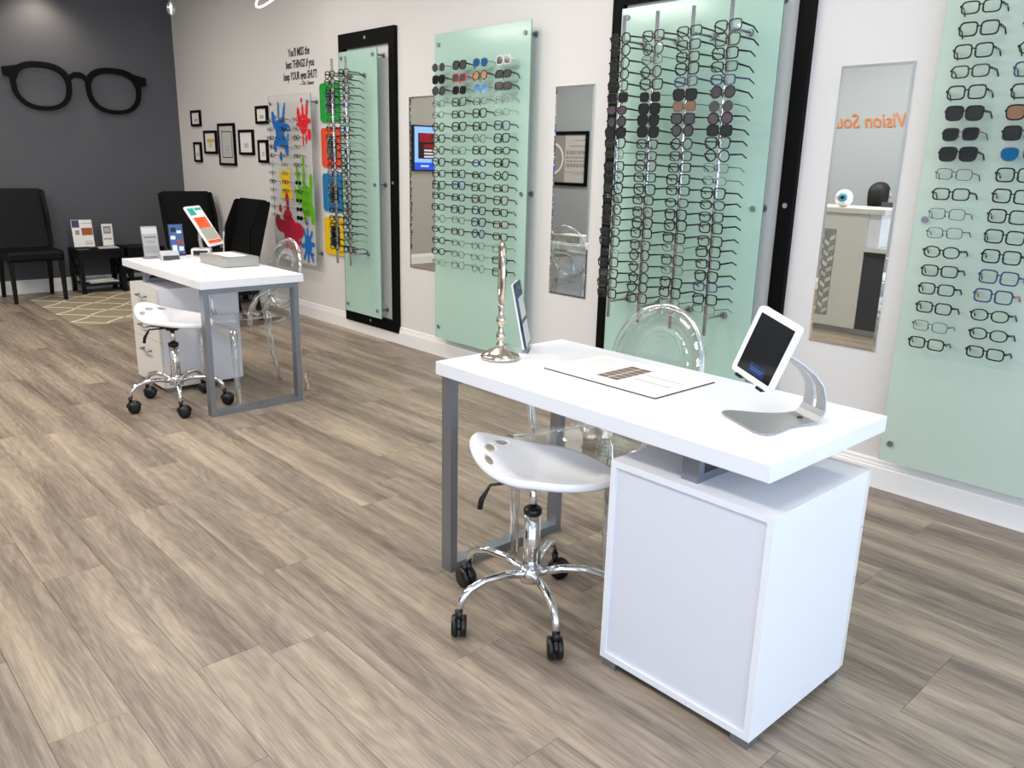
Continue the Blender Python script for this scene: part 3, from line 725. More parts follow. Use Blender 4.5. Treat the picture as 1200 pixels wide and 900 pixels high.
# ------------------------------------------------------------------ tractor stools
def stool(loc, rz, label, caster0, heads):
    t = thing('swivel_stool', label, 'stool', loc, 0, 'tractor seat stools')
    # seat: dished grid with raised back lip, three slots
    nu, nv = 34, 34; bm = B(); grid = {}
    def hgt(u, v):
        b = min(1, max(0, (-u-.01)/.20)); f = max(0, (u-.06)/.17)
        return .490+.098*b**1.3*(1-.22*(v/.17)**2)+.036*(v/.17)**2*(1-b)+.016*f*f
    for i in range(nu+1):
        for j in range(nv+1):
            a, b = -1+2*i/nu, -1+2*j/nv
            x, y_ = a*math.sqrt(1-b*b/2), b*math.sqrt(1-a*a/2)
            u_ = x*.222+.008; v_ = y_*.176*(1-.30*max(0, x)**1.3)*(1-.06*math.exp(-((x-.05)/.3)**2))
            grid[i, j] = bm.verts.new((u_, v_, hgt(u_, v_)))
    for i in range(nu):
        for j in range(nv):
            f = bm.faces.new((grid[i, j], grid[i+1, j], grid[i+1, j+1], grid[i, j+1])); f.smooth = True
    rim = [grid[i, 0] for i in range(nu+1)]+[grid[nu, j] for j in range(1, nv+1)]+[grid[i, nv] for i in range(nu-1, -1, -1)]+[grid[0, j] for j in range(nv-1, 0, -1)]
    prev = rim
    for dz, k in ((-.006, 1.022), (-.018, 1.025), (-.026, 1.0)):
        cur = [bm.verts.new((v.co.x*k, v.co.y*k, v.co.z+dz)) for v in rim]
        for a in range(len(rim)):
            b_ = (a+1) % len(rim); bm.faces.new((prev[a], prev[b_], cur[b_], cur[a]))
        prev = cur
    bmesh.ops.recalc_face_normals(bm, faces=bm.faces[:])
    bmesh.ops.solidify(bm, geom=bm.faces[:], thickness=.006)
    for f in bm.faces: f.smooth = True
    s = obj('seat', bm, 'white_abs', t, (.012, .013, 0), (0, 0, rz))
    cut = B()
    for su, sv, sa in ((-.158, 0, 0), (-.140, -.082, .35), (-.140, .082, -.35)):
        b2 = B(); lathe(b2, [(1, -.2), (1, .2)], 20)
        merge(cut, b2, 0, Matrix.Translation((su, sv, .55)) @ Matrix.Rotation(sa, 4, 'Z') @ Matrix.Diagonal((.0125, .030, 1, 1)))
    co_ = obj('cutter', cut, 'white_abs', t, (.012, .013, 0), (0, 0, rz))
    bo = s.modifiers.new('slots', 'BOOLEAN'); bo.object = co_; bo.operation = 'DIFFERENCE'; bo.solver = 'EXACT'
    bpy.context.view_layer.update()
    s.data = D.meshes.new_from_object(s.evaluated_get(bpy.context.evaluated_depsgraph_get())); s.modifiers.clear()
    D.objects.remove(co_)
    bm = B(); box(bm, -.09, .09, -.07, .07, .469, .477); lathe(bm, [(.035, .446), (.045, .469)], 16); obj('seat_plate', bm, 'black', t, None, (0, 0, rz))
    bm = B(); tube(bm, [(-.02, .03, .452), (-.11, .075, .442), (-.135, .085, .395), (-.14, .087, .365)], [.005, .005, .009, .009], 8); obj('height_lever', bm, 'black', t, None, (0, 0, math.radians(80)))
    bm = B(); lathe(bm, [(.0135, .35), (.0135, .46)], 16); obj('piston', bm, 'chrome', t)
    bm = B(); lathe(bm, [(.028, .352), (.030, .368), (.022, .375)], 18); obj('collar', bm, 'black', t)
    bm = B(); lathe(bm, [(.0275, .15), (.0265, .355)], 20); obj('column', bm, 'chrome', t)
    bm = B(); lathe(bm, [(.02, .118), (.036, .125), (.038, .168), (.026, .176)], 20); obj('hub', bm, 'chrome', t)
    for k in range(5):
        a = math.radians(caster0+72*k); c, s_ = math.cos(a), math.sin(a)
        pr = [(.03, .152), (.10, .168), (.175, .168), (.225, .153), (.252, .128), (.262, .092)]
        bm = B(); tube(bm, [(c*q, s_*q, z) for q, z in pr], [.0135, .0135, .0135, .013, .012, .011], 10); lg = obj('leg', bm, 'chrome', t)
        ca = math.radians(heads[k])
        cx, cy = c*.262, s_*.262; dx, dy = math.cos(ca), math.sin(ca); nx, ny = -dy, dx
        bm = B(); lathe(bm, [(.008, .06), (.013, .095)], 10, 0, (cx, cy, 0))
        ox, oy = cx+dx*.015, cy+dy*.015
        for q in (-1, 1):
            b2 = B(); lathe(b2, [(.012, -.010), (.0325, -.009), (.034, 0), (.0325, .009), (.012, .010)], 18, 0, (0, 0, 0), 'Y')
            merge(bm, b2, 0, Matrix.Translation((ox+nx*q*.013, oy+ny*q*.013, .0345)) @ Matrix.Rotation(ca, 4, 'Z'))
        b2 = B(); lathe(b2, [(.014, -.006), (.040, -.006), (.040, .006), (.014, .006)], 14, 0, (0, 0, 0), 'Y')
        for v in b2.verts:
            if v.co.z < .004: v.co.z = .004
        merge(bm, b2, 0, Matrix.Translation((ox, oy, .036)) @ Matrix.Rotation(ca, 4, 'Z'))
        obj('caster', bm, 'black', lg)
    return t
stool((-1.654, -1.984, 0), math.radians(35), 'white tractor-seat stool on chrome base at the foreground desk', 45, (100, 60, 175, 137, 141))
stool((-4.612, -1.98, 0), math.radians(33), 'white tractor-seat stool on chrome base at the background desk', 55, (70, 100, 60, 80, 75))

# ------------------------------------------------------------------ clear armchairs
def ghost_chair(loc, rz, label):
    t = thing('clear_armchair', label, 'chair', loc, rz, 'clear plastic armchairs')
    # local: front faces -y, seat .46, back leaning to +y
    lean = .20
    def bk(x, z): return (x, .17+(z-.47)*lean+.03*(1-(x/.21)**2)*.5, z)
    bm = B(); n = 40
    ell = [(.205*math.cos(2*PI*k/n), .715+.205*math.sin(2*PI*k/n)) for k in range(n)]
    tube(bm, [bk(x, z) for x, z in ell], .0115, 8, closed=True)
    obj('back_rim', bm, 'ghost_edge', t)
    bm = B(); f0 = []; f1 = []
    c0 = bm.verts.new(bk(0, .715)); rings = []
    for q in (.5, 1):
        rings.append([bm.verts.new(bk(.198*q*math.cos(2*PI*k/n), .715+.198*q*math.sin(2*PI*k/n))) for k in range(n)])
    for k in range(n):
        j = (k+1) % n; bm.faces.new((c0, rings[0][k], rings[0][j])); bm.faces.new((rings[0][k], rings[1][k], rings[1][j], rings[0][j]))
    for f in bm.faces: f.smooth = True
    bmesh.ops.solidify(bm, geom=bm.faces[:], thickness=.006)
    obj('back_panel', bm, 'acrylic', t)
    bm = B()
    def seat_pt(a, b):  # a across -1..1, b depth 0 front..1 back
        w = .265-.055*b; y_ = -.245+.45*b
        return (a*w, y_-.02*(1-a*a)*(1-b), .462-.014*(1-a*a)*math.sin(PI*b))
    g = [[bm.verts.new(seat_pt(-1+2*i/10, j/10)) for j in range(11)] for i in range(11)]
    for i in range(10):
        for j in range(10):
            f = bm.faces.new((g[i][j], g[i+1][j], g[i+1][j+1], g[i][j+1])); f.smooth = True
    bmesh.ops.solidify(bm, geom=bm.faces[:], thickness=.012)
    obj('seat', bm, 'acrylic', t)
    bm = B()
    per = [seat_pt(-1+2*i/10, 0) for i in range(11)]+[seat_pt(1, j/10) for j in range(1, 11)]+[seat_pt(1-2*i/10, 1) for i in range(1, 11)]+[seat_pt(-1, 1-j/10) for j in range(1, 10)]
    lo = []; hi = []
    for x, y_, z in per:
        hi.append(bm.verts.new((x, y_, z-.013))); lo.append(bm.verts.new((x*.97, y_*.97, .40)))
    for k in range(len(per)):
        j = (k+1) % len(per); bm.faces.new((hi[k], hi[j], lo[j], lo[k]))
    bmesh.ops.solidify(bm, geom=bm.faces[:], thickness=.006)
    obj('apron', bm, 'acrylic', t)
    for s in (-1, 1):
        bm = B(); tube(bm, [(s*.245, -.225, .452), (s*.242, -.222, .25), (s*.238, -.216, 0)], [.024, .020, .014], 8); obj('leg', bm, 'ghost_edge', t)
        bm = B(); tube(bm, [(s*.19, .185, .452), (s*.185, .20, .28), (s*.18, .255, 0)], [.022, .019, .014], 8); obj('leg', bm, 'ghost_edge', t)
        bm = B(); tube(bm, [bk(s*.13, .565), bk(s*.16, .51), (s*.185, .175, .455)], .017, 8); obj('back_post', bm, 'ghost_edge', t)
        bm = B(); tube(bm, [bk(s*.20, .69), (s*.245, .12, .685), (s*.275, -.02, .665), (s*.283, -.09, .635), (s*.278, -.125, .57), (s*.262, -.13, .50), (s*.250, -.12, .455)], .0125, 8, flat=1.3); obj('armrest', bm, 'ghost_edge', t)
    return t
ghost_chair((-1.745, -1.535, 0), math.radians(-4), 'clear plastic armchair with oval back behind the foreground desk')
ghost_chair((-4.62, -1.50, 0), math.radians(0), 'clear plastic armchair with oval back behind the background desk')

# ------------------------------------------------------------------ black parsons chairs
def parsons(loc, rz, label):
    t = thing('side_chair', label, 'chair', loc, rz, 'black wingback side chairs')
    # faces -y locally
    bm = B(); box(bm, -.245, .245, -.27, .22, .385, .49, bev=.03); obj('seat', bm, 'leather', t)
    bm = B()
    prism(bm, [(.155, .40), (.235, .40), (.395, 1.02), (.38, 1.04), (.33, 1.05)], -.24, .24, 'X'); bmesh.ops.bevel(bm, geom=bm.edges[:], offset=.012, segments=2, affect='EDGES')
    obj('backrest', bm, 'leather', t)
    for s in (-1, 1):
        bm = B(); prism(bm, [(.165, .48), (.25, .48), (.40, 1.03), (.30, 1.04), (.19, .80)], s*.222, s*.262, 'X'); bmesh.ops.bevel(bm, geom=bm.edges[:], offset=.010, segments=2, affect='EDGES')
        obj('wing', bm, 'leather', t)
        bm = B(); v = []
        for z, a, b in ((.39, .022, .022), (0, .016, .016)):
            v.append([bm.verts.new((s*.215+i*a, -.235+j*b-(0 if z else .004), z)) for i, j in ((-1, -1), (1, -1), (1, 1), (-1, 1))])
        bm.faces.new(v[0]); bm.faces.new(v[1][::-1])
        for k in range(4): bm.faces.new((v[0][k], v[0][(k+1) % 4], v[1][(k+1) % 4], v[1][k]))
        obj('leg', bm, 'dark_wood', t)
        bm = B(); v = []
        for z, a, y_ in ((.42, .022, .195), (0, .016, .27)):
            v.append([bm.verts.new((s*.215+i*a, y_+j*a, z)) for i, j in ((-1, -1), (1, -1), (1, 1), (-1, 1))])
        bm.faces.new(v[0]); bm.faces.new(v[1][::-1])
        for k in range(4): bm.faces.new((v[0][k], v[0][(k+1) % 4], v[1][(k+1) % 4], v[1][k]))
        obj('leg', bm, 'dark_wood', t)
    bm = B()
    for k in range(22):
        lathe(bm, [(.006, -.2735), (.003, -.276)], 6, 0, (-.225+.45*k/21, 0, .398), 'Y')
    o = obj('nailhead_trim', bm, 'nail', t); o['kind'] = 'stuff'
    return t
parsons((-9.01, -1.71, .003), math.radians(90), 'black leather side chair with nailhead trim against the grey wall, leftmost')
parsons((-8.21, -.34, .003), math.radians(88), 'black leather side chair in the corner behind the tilted white tablet')
parsons((-6.97, -.70, 0), math.radians(0), 'black leather side chair against the white wall beside the splash panel')

# ------------------------------------------------------------------ side tables, rug
def side_table(x0, y0, w, dp, label):
    t = thing('side_table', label, 'table', (x0, y0, 0), 0, 'black side tables')
    bm = B(); box(bm, 0, w, 0, dp, .425, .455, bev=.003); obj('tabletop', bm, 'dark_wood', t)
    bm = B(); box(bm, .02, w-.02, .02, dp-.02, .08, .10); obj('lower_shelf', bm, 'dark_wood', t)
    bm = B(); box(bm, .02, w-.02, .012, .02+.01, .36, .425); box(bm, .02, w-.02, dp-.03, dp-.02, .36, .425); box(bm, w-.03, w-.02, .03, dp-.03, .36, .425); obj('apron', bm, 'dark_wood', t)
    for x in (.0, w-.04):
        for y in (.0, dp-.04):
            bm = B(); box(bm, x, x+.04, y, y+.04, 0, .425); obj('leg', bm, 'dark_wood', t)
    for y in (.012, dp-.028):
        bm = B()
        for sgn in (0, 1):
            a, b = ((.04, .10), (w-.04, .36)) if sgn == 0 else ((.04, .36), (w-.04, .10))
            tube(bm, [(a[0], y+.008, a[1]), (b[0], y+.008, b[1])], .010, 6)
        obj('cross_brace', bm, 'dark_wood', t)
    return t
side_table(-9.385, -1.275, .37, .44, 'black side table with brochures on top and magazines on its shelf')
side_table(-9.385, -.80, .37, .38, 'black side table in the corner behind the background desk')

t = thing('rug', 'tan rug with cream trellis pattern on the waiting area floor', 'rug', (-8.22, -1.12, 0))
bm = B(); box(bm, -.90, .90, -.66, .66, .0005, .0045, bev=.0015); obj('pile', bm, 'rug', t)
bm = B()
nx, ny, cw, ch = 4, 3, .45, .44
def strip(p, q):
    a, b = Vector(p), Vector(q); dv = (b-a).normalized(); n = Vector((-dv.y, dv.x))*.011
    pl = [a+n, a-n, b-n, b+n]
    prism(bm, [(v.x, v.y) for v in pl], .0044, .0056, 'Z')
for i in range(nx):
    for j in range(ny):
        cx, cy = -.9+cw*(i+.5), -.66+ch*(j+.5)
        o_ = [(0, .5), (.18, .27), (.32, .12), (.5, 0)]
        for sx in (-1, 1):
            for sy in (-1, 1):
                pts = [(cx+sx*a*cw, cy+sy*b*ch) for a, b in o_]
                for p, q in zip(pts, pts[1:]): strip(p, q)
obj('trellis_lines', bm, 'rug_line', t)

# ------------------------------------------------------------------ things on the tables
def card_stand(loc, rz, w, h, lean, label, mats, blocks, cat='brochure', name='brochure_holder', base=.06):
    """leaning acrylic holder with a printed leaflet; blocks = (x0,x1,z0,z1,mat index) in 0..1"""
    t = thing(name, label, cat, loc, rz)
    bm = B(); s, c = math.sin(lean), math.cos(lean)
    def pl(x0, x1, z0, z1, d0, d1, mi=0):
        v = []
        for dd in (d0, d1):
            for x, z in ((x0, z0), (x1, z0), (x1, z1), (x0, z1)): v.append(bm.verts.new((x, z*s+dd*c, .003+z*c-dd*s)))
        for q in ((0, 1, 2, 3), (7, 6, 5, 4), (0, 4, 5, 1), (1, 5, 6, 2), (2, 6, 7, 3), (3, 7, 4, 0)):
            f = bm.faces.new([v[i] for i in q]); f.material_index = mi
    pl(-w/2-.004, w/2+.004, .008, h+.004, .003, .006)
    box(bm, -w/2-.004, w/2+.004, -.01, base, 0, .003)
    obj('acrylic_stand', bm, 'acrylic', t)
    bm = B(); pl(-w/2, w/2, .012, h, -.001, .0025, 0)
    for x0, x1, z0, z1, mi in blocks:
        pl(-w/2+w*x0, -w/2+w*x1, .012+(h-.012)*z0, .012+(h-.012)*z1, -.0018, -.0009, mi)
    obj('leaflet', bm, mats, t)
    return t
card_stand((-9.17, -1.165, .455), math.radians(90), .195, .285, .16, 'slanted brochure stand with large leaflet on the black side table',
           ['paper', 'print_violet', 'print_orange', 'ink_grey'], [(.02, .38, .72, .99, 1), (.45, .98, .43, .70, 2), (.14, .34, .45, .62, 3), (.56, .95, .10, .13, 3), (.56, .95, .18, .20, 3), (.48, .98, .86, .88, 3)])
card_stand((-9.20, -.925, .455), math.radians(90), .105, .235, .05, 'narrow brochure stand with grey leaflet on the black side table',
           ['paper', 'ink_grey', 'paper_grey'], [(.15, .85, .55, .9, 1), (.25, .75, .64, .8, 2), (.1, .9, .28, .34, 1)])
bm = B(); box(bm, -.08, .08, -.11, .11, 0, .008); tag(obj('magazine', bm, 'paper_grey', None, (-9.12, -.985, .456)), 'pale booklet lying flat on the black side table', 'magazine')
bm = B(); box(bm, -.03, .03, -.04, .04, 0, .018, bev=.005); tag(obj('card_box', bm, 'black', None, (-9.06, -1.115, .456)), 'small black case in front of the large brochure stand', 'case')
for i, (dx, dy, z, rz, m, lb) in enumerate(((-9.2, -1.03, .101, 1.55, 'print_mag', 'magazine at the bottom of the pile on the table shelf'), (-9.19, -1.06, .113, 1.45, 'print_brown', 'magazine in the middle of the pile on the table shelf'), (-9.2, -1.09, .125, 1.66, 'paper_grey', 'magazine on top of the pile on the table shelf'))):
    t = thing('magazine', lb, 'magazine', (dx, dy, z), rz, 'magazines on the table shelf')
    bm = B(); box(bm, -.14, .14, -.105, .105, .0, .0115); obj('pages', bm, 'paper', t)
    bm = B(); box(bm, -.141, .141, -.106, .106, .0115, .012); obj('cover', bm, m, t)

# ------------------------------------------------------------------ things on the foreground desk
TOP = .7605
t = thing('printed_sheet', 'printed sheet under clear cover lying on the foreground desk', 'sheet', (-1.577, -1.66, TOP))
bm = B(); box(bm, -.226, .226, -.148, .148, 0, .003); obj('backing', bm, 'ink', t)
bm = B(); box(bm, -.225, .225, -.1475, .1475, .0031, .0042); obj('paper', bm, 'paper', t)
bm = B()
for k in range(6):
    for q in range(2): box(bm, -.055+q*.045, -.015+q*.045, -.085+k*.03, -.059+k*.03, .0043, .0047)
obj('photo_print', bm, 'print_brown', t)
bm = B()
for k in range(11):
    box(bm, -.19, -.075, -.11+k*.021, -.106+k*.021, .0043, .0046)
obj('text_print', bm, 'paper_grey', t)
bm = B()
for k in range(10): box(bm, .05, .20, -.12+k*.024, -.117+k*.024, .0043, .0046)
obj('text_print', bm, 'paper_grey', t)
bm = B(); box(bm, .045, .19, -.03, -.0285, .0046, .0049); box(bm, .045, .19, .035, .0365, .0046, .0049); obj('ruled_line', bm, 'ink', t)

# pewter vanity mirror (seen edge on)
t = thing('vanity_mirror', 'pewter table mirror on turned stem, edge-on, on the foreground desk', 'mirror', (-1.992, -1.83, TOP), math.radians(51.5))
bm = B(); lathe(bm, [(.064, 0), (.067, .008), (.062, .016), (.045, .026), (.022, .036), (.012, .042)], 32); obj('base', bm, 'pewter', t)
bm = B(); lathe(bm, [(.011, .04), (.015, .05), (.009, .058), (.014, .07), (.018, .078), (.013, .088), (.009, .096), (.009, .118), (.017, .128), (.017, .138), (.009, .148), (.008, .17), (.012, .178), (.006, .19)], 20); obj('stem', bm, 'pewter', t)
def disc(x0, x1, rx, rz, cz, mi=0, seg=28):
    b2 = B(); A = [b2.verts.new((x0, rx*math.cos(2*PI*k/seg), cz+rz*math.sin(2*PI*k/seg))) for k in range(seg)]; C2 = [b2.verts.new((x1, rx*math.cos(2*PI*k/seg), cz+rz*math.sin(2*PI*k/seg))) for k in range(seg)]
    b2.faces.new(A); b2.faces.new(C2[::-1])
    for k in range(seg): b2.faces.new((A[k], C2[k], C2[(k+1) % seg], A[(k+1) % seg]))
    return b2
bm = B(); pts = [(0, .075*math.cos(2*PI*k/32), .288+.098*math.sin(2*PI*k/32)) for k in range(32)]; tube(bm, pts, .009, 8, closed=True); obj('rim', bm, 'pewter', t)
obj('mirror_glass', disc(-.004, .004, .072, .095, .288), 'mirror', t)

# acrylic sign holder, edge on
t = thing('sign_holder', 'leaning acrylic sign holder with dark blue card, edge-on, on foreground desk', 'sign', (-2.035, -1.66, TOP), math.radians(-50))
bm = B(); box(bm, -.07, .07, -.10, .01, 0, .003)
lean = math.radians(11.5)
def slab(bm, x0, x1, z0, z1, y0, y1, mi=0, ln=lean, rot=0):
    v = []
    for yy in (y0, y1):
        for x, z in ((x0, z0), (x1, z0), (x1, z1), (x0, z1)):
            v.append(bm.verts.new((x, yy*math.cos(ln)-z*math.sin(ln), .003+z*math.cos(ln)+yy*math.sin(ln))))
    for q in ((0, 1, 2, 3), (7, 6, 5, 4), (0, 4, 5, 1), (1, 5, 6, 2), (2, 6, 7, 3), (3, 7, 4, 0)):
        f = bm.faces.new([v[i] for i in q]); f.material_index = mi
slab(bm, -.072, .072, 0, .242, -.002, .002); obj('acrylic_stand', bm, 'acrylic', t)
bm = B(); slab(bm, -.068, .068, .012, .24, -.0085, -.0021); obj('card', bm, 'paper', t)
bm = B(); slab(bm, -.068, .068, .012, .24, .0021, .0060); slab(bm, -.06, .06, .02, .10, .0061, .0066, 1); slab(bm, -.06, .06, .115, .19, .0061, .0066, 1); obj('card_back', bm, ['scr_navy', 'paper_grey'], t)

def frame_mtx(pos, right, up, normal):
    m = Matrix((Vector(right), Vector(up), Vector(normal))).transposed().to_4x4(); m.translation = Vector(pos); return m
def tablet(pos, right, up, w, h, label, scr, bez=.016):
    right = Vector(right).normalized(); up = (Vector(up)-right*Vector(up).dot(right)).normalized(); nrm = right.cross(up)
    t = thing('tablet', label, 'tablet', pos); t.matrix_world = frame_mtx(pos, right, up, nrm)
    bm = B(); prism(bm, rrect(-w/2, w/2, -h/2, h/2, .012, 4), -.012, 0, 'Z'); obj('case', bm, 'white_abs', t)
    bm = B(); prism(bm, rrect(-w/2+.0135, w/2-.0135, -h/2+bez, h/2-bez, .001, 1), .0002, .0009, 'Z'); scr_o = obj('screen', bm, 'screen', t)
    bm = B()
    for i, (x0, x1, z0, z1, mi) in enumerate(scr): prism(bm, [(-w/2+.0135+(w-.027)*a, -h/2+bez+(h-2*bez)*b) for a, b in ((x0, z0), (x1, z0), (x1, z1), (x0, z1))], .00095+.00012*i, .0012+.00012*i, 'Z', mi)
    return t, bm, nrm
# foreground tablet, pose recovered from its four corners
C0 = Vector((0, -3.6182, 1.3981)); p1 = C0+.79*(Vector((-1.325, -1.277, .84))-C0)
t, bm, nrm = tablet(p1, (.947, -.091, -.309), (.316, .079, .945), .134, .19, 'white tablet with dark screen tilted on the aluminium stand, foreground desk', [(.30, .78, .03, .20, 0), (.36, .70, .085, .10, 1), (.36, .74, .12, .135, 1)])
obj('screen_reflection', bm, ['scr_navy', 'print_blue'], t)  # blue reflection painted onto the dark screen as flat colour patches
for s in (-.035, .035):
    bm = B(); box(bm, s-.01, s+.01, -.101, -.094, -.014, .006); obj('holding_lip', bm, 'black', t)
# bent aluminium stand beneath it
t = thing('tablet_stand', 'curved brushed aluminium tablet stand on the foreground desk', 'stand', (-1.005, -1.735, TOP))
fd = Vector((-.45, -.89, 0)).normalized(); ld = Vector((.89, -.45, 0)).normalized(); O = Vector((.02, .09, 0))
def ribbon(bm, pts, th, mi=0):
    """pts: (forward, lateral, z, half width)"""
    P3 = [O+fd*a+ld*b+Vector((0, 0, z)) for a, b, z, w in pts]
    rows = []
    for i, (p, q) in enumerate(zip(P3, pts)):
        tg = (P3[min(i+1, len(P3)-1)]-P3[max(i-1, 0)]).normalized(); n = tg.cross(ld).normalized()
        rows.append([bm.verts.new(p+ld*q[3]*k+n*th*.5*e) for k, e in ((-1, -1), (1, -1), (1, 1), (-1, 1))])
    for a, b in zip(rows, rows[1:]):
        for k in range(4):
            f = bm.faces.new((a[k], a[(k+1) % 4], b[(k+1) % 4], b[k])); f.smooth = False
    bm.faces.new(rows[0][::-1]); bm.faces.new(rows[-1])
bm = B()
ribbon(bm, [(.196, 0, .0025, .070), (.190, 0, .0025, .092), (.175, 0, .0025, .104), (.155, 0, .0025, .102), (.125, 0, .0025, .086), (.09, 0, .0025, .066), (.055, 0, .0025, .055), (.02, 0, .0028, .051), (-.006, 0, .006, .050), (-.022, 0, .018, .050), (-.030, 0, .034, .049)], .004)
obj('base', bm, 'alu', t)
bm = B(); arm = [(-.030, 0, .034), (-.031, 0, .065), (-.022, 0, .098), (.003, -.001, .130), (.042, -.002, .160), (.085, -.004, .185), (.118, -.005, .198)]
for s in (-1, 1): ribbon(bm, [(a, b+s*.028*(1-i*.07), z, .0205*(1-i*.06)) for i, (a, b, z) in enumerate(arm)], .004)
obj('arm', bm, 'alu', t)
bm = B(); lathe(bm, [(.0075, 0), (.0075, .0035)], 12, 0, tuple(O+fd*.01+Vector((0, 0, .005)))); obj('cable_hole', bm, 'black', t)
hp = Vector((-1.005, -1.735, TOP)); tp = p1+Vector((.03, .012, 0))-hp
bm = B(); tube(bm, [tp+Vector((0, .0, 0)), tp+Vector((0, .028, -.01))], .022, 14); obj('swivel_joint', bm, 'alu', t)

# ------------------------------------------------------------------ things on the background desk
p2 = C0+1.1875*(Vector((-4.423, -1.826, 1.036))-C0)
t, bm, nrm = tablet(p2, (-.66, .75, .0), (-.40, -.35, .84), .202, .285, 'large white tablet showing orange picture, tilted, on the background desk', [(0, 1, 0, 1, 0), (.0, .45, .80, 1, 1), (.5, 1, .93, 1, 1), (.02, .95, .44, .74, 2), (.0, 1, .10, .44, 3), (0, 1, 0, .09, 2)])
for f in bm.faces: pass
obj('screen_picture', bm, ['scr_cream', 'scr_teal', 'scr_orange', 'scr_grey'], t)
t = thing('tablet_stand', 'white tablet stand with black card reader on the background desk', 'stand', (-5.42, -1.455, TOP), math.radians(60))
bm = B(); box(bm, -.06, .06, -.05, .05, 0, .045, bev=.005); obj('base', bm, 'white_abs', t)
bm = B(); box(bm, -.045, .045, -.058, -.049, .006, .034); obj('card_reader', bm, 'black', t)
iv = Matrix.Rotation(math.radians(-60), 3, 'Z') @ (p2-nrm*.026-Vector((-5.42, -1.455, TOP)))
bm = B(); tube(bm, [(0, .02, .04), (-.01, .03, .10), iv*.55+Vector((-.01, .015, .06)), iv], .012, 10); obj('arm', bm, 'alu', t)
t = thing('tissue_box', 'silver rectangular box on white tray, background desk', 'box', (-4.805, -1.535, TOP), math.radians(1))
bm = B(); box(bm, -.17, .17, -.11, .11, .011, .066, bev=.003); obj('body', bm, 'metal_grey', t)
bm = B(); prism(bm, rrect(-.12, .12, -.06, .06, .02), .0661, .068, 'Z'); obj('top_opening', bm, 'paper', t)
bm = B(); box(bm, -.235, .255, -.135, .155, 0, .009, bev=.002); tag(obj('tray', bm, 'laminate', None, (-4.805, -1.535, TOP)), 'flat white tray under the silver box, background desk', 'tray')
card_stand((-5.375, -1.79, TOP), math.radians(90), .095, .20, .16, 'leaning clear holder with grey leaflets, front corner of background desk',
           ['leaflet_grey', 'ink_grey', 'print_brown', 'paper_grey'], [(0, 1, .75, .95, 3), (.1, .9, .62, .66, 2), (.05, .95, .1, .35, 1), (.2, .8, .45, .52, 1)], name='leaflet_holder')
card_stand((-5.44, -1.60, TOP), math.radians(90), .085, .20, .14, 'leaning holder with blue photo leaflet, middle of background desk',
           ['print_blue', 'paper', 'print_orange', 'ink'], [(.1, .45, .1, .3, 1), (.5, .95, .35, .5, 2), (.05, .4, .5, .62, 1), (.55, .9, .7, .8, 1), (.1, .5, .75, .9, 3), (.6, .95, .1, .25, 1)], name='leaflet_holder')
t = thing('card_holder', 'grey wedge business card holder at front corner of background desk', 'card holder', (-5.27, -1.72, TOP), math.radians(80))
bm = B(); prism(bm, [(-.045, 0), (.045, 0), (.03, .05), (.02, .055)], -.055, .055, 'X'); obj('wedge', bm, 'leaflet_grey', t)
bm = B(); box(bm, -.047, .047, -.047, -.04, .004, .03); obj('cards', bm, 'counter_dark', t)
for i, (x, y, z) in enumerate(((-5.15, -1.60, .002),)):
    bm = B(); box(bm, -.09, .09, -.12, .12, 0, .004); tag(obj('paper_stack', bm, 'paper', None, (x, y, TOP), (0, 0, .3)), 'white papers lying behind the card holder on background desk', 'papers')

# end table with brochures between the two far chairs
side_table(-7.925, -.33, .30, .30, 'black side table between the two black chairs by the white wall')
card_stand((-7.86, -.22, .455), math.radians(40), .10, .23, .12, 'white leaflet holder with red leaflet on table between the chairs', ['paper', 'sp_crimson', 'ink_grey'], [(.1, .6, .4, .8, 1), (.65, .9, .2, .7, 2)], name='leaflet_holder')
card_stand((-7.74, -.12, .455), math.radians(30), .10, .25, .10, 'pale leaflet holder nearest the white wall on table between chairs', ['paper_grey', 'ink_grey', 'paper'], [(.2, .8, .5, .8, 1), (.1, .9, .1, .3, 2)], name='leaflet_holder')

# hanging glass pendants, only their lowest curves reach the view
def pendant(loc, rad, tilt, label, solid):
    t = thing('pendant_lamp', label, 'lamp', loc)
    bm = B()
    if solid:
        pts = [(rad*math.cos(a), rad*math.sin(a)*math.cos(tilt), rad*math.sin(a)*math.sin(tilt)) for a in [2*PI*k/48 for k in range(48)]]
        tube(bm, pts, .006, 8, closed=True); obj('light_ring', bm, 'glow', t); top = .0
        for k in (0, 16, 32):
            bm = B(); tube(bm, [pts[k], (0, 0, H-loc[2]-.02)], .0015, 5); obj('wire', bm, 'alu', t)
    else:
        lathe(bm, [(.004, -.12), (.03, -.09), (.042, -.05), (.03, -.01), (.006, .02)], 20); obj('glass_drop', bm, 'ghost_edge', t)
        bm = B(); lathe(bm, [(.006, -.06), (.012, -.04), (.006, -.02)], 12); obj('bulb', bm, 'glow', t)
        bm = B(); tube(bm, [(0, 0, .02), (0, 0, H-loc[2]-.02)], .002, 5); obj('wire', bm, 'alu', t)
    bm = B(); lathe(bm, [(.05, H-loc[2]-.025), (.05, H-loc[2]-.001)], 20); obj('canopy', bm, 'alu', t)
pendant((-6.05, -.50, 2.62), .20, .85, 'white light ring pendant above the splash panel, top of view', True)
pendant((-8.10, -.50, 2.75), .1, 0, 'clear glass drop pendant near the grey wall corner, top of view', False)

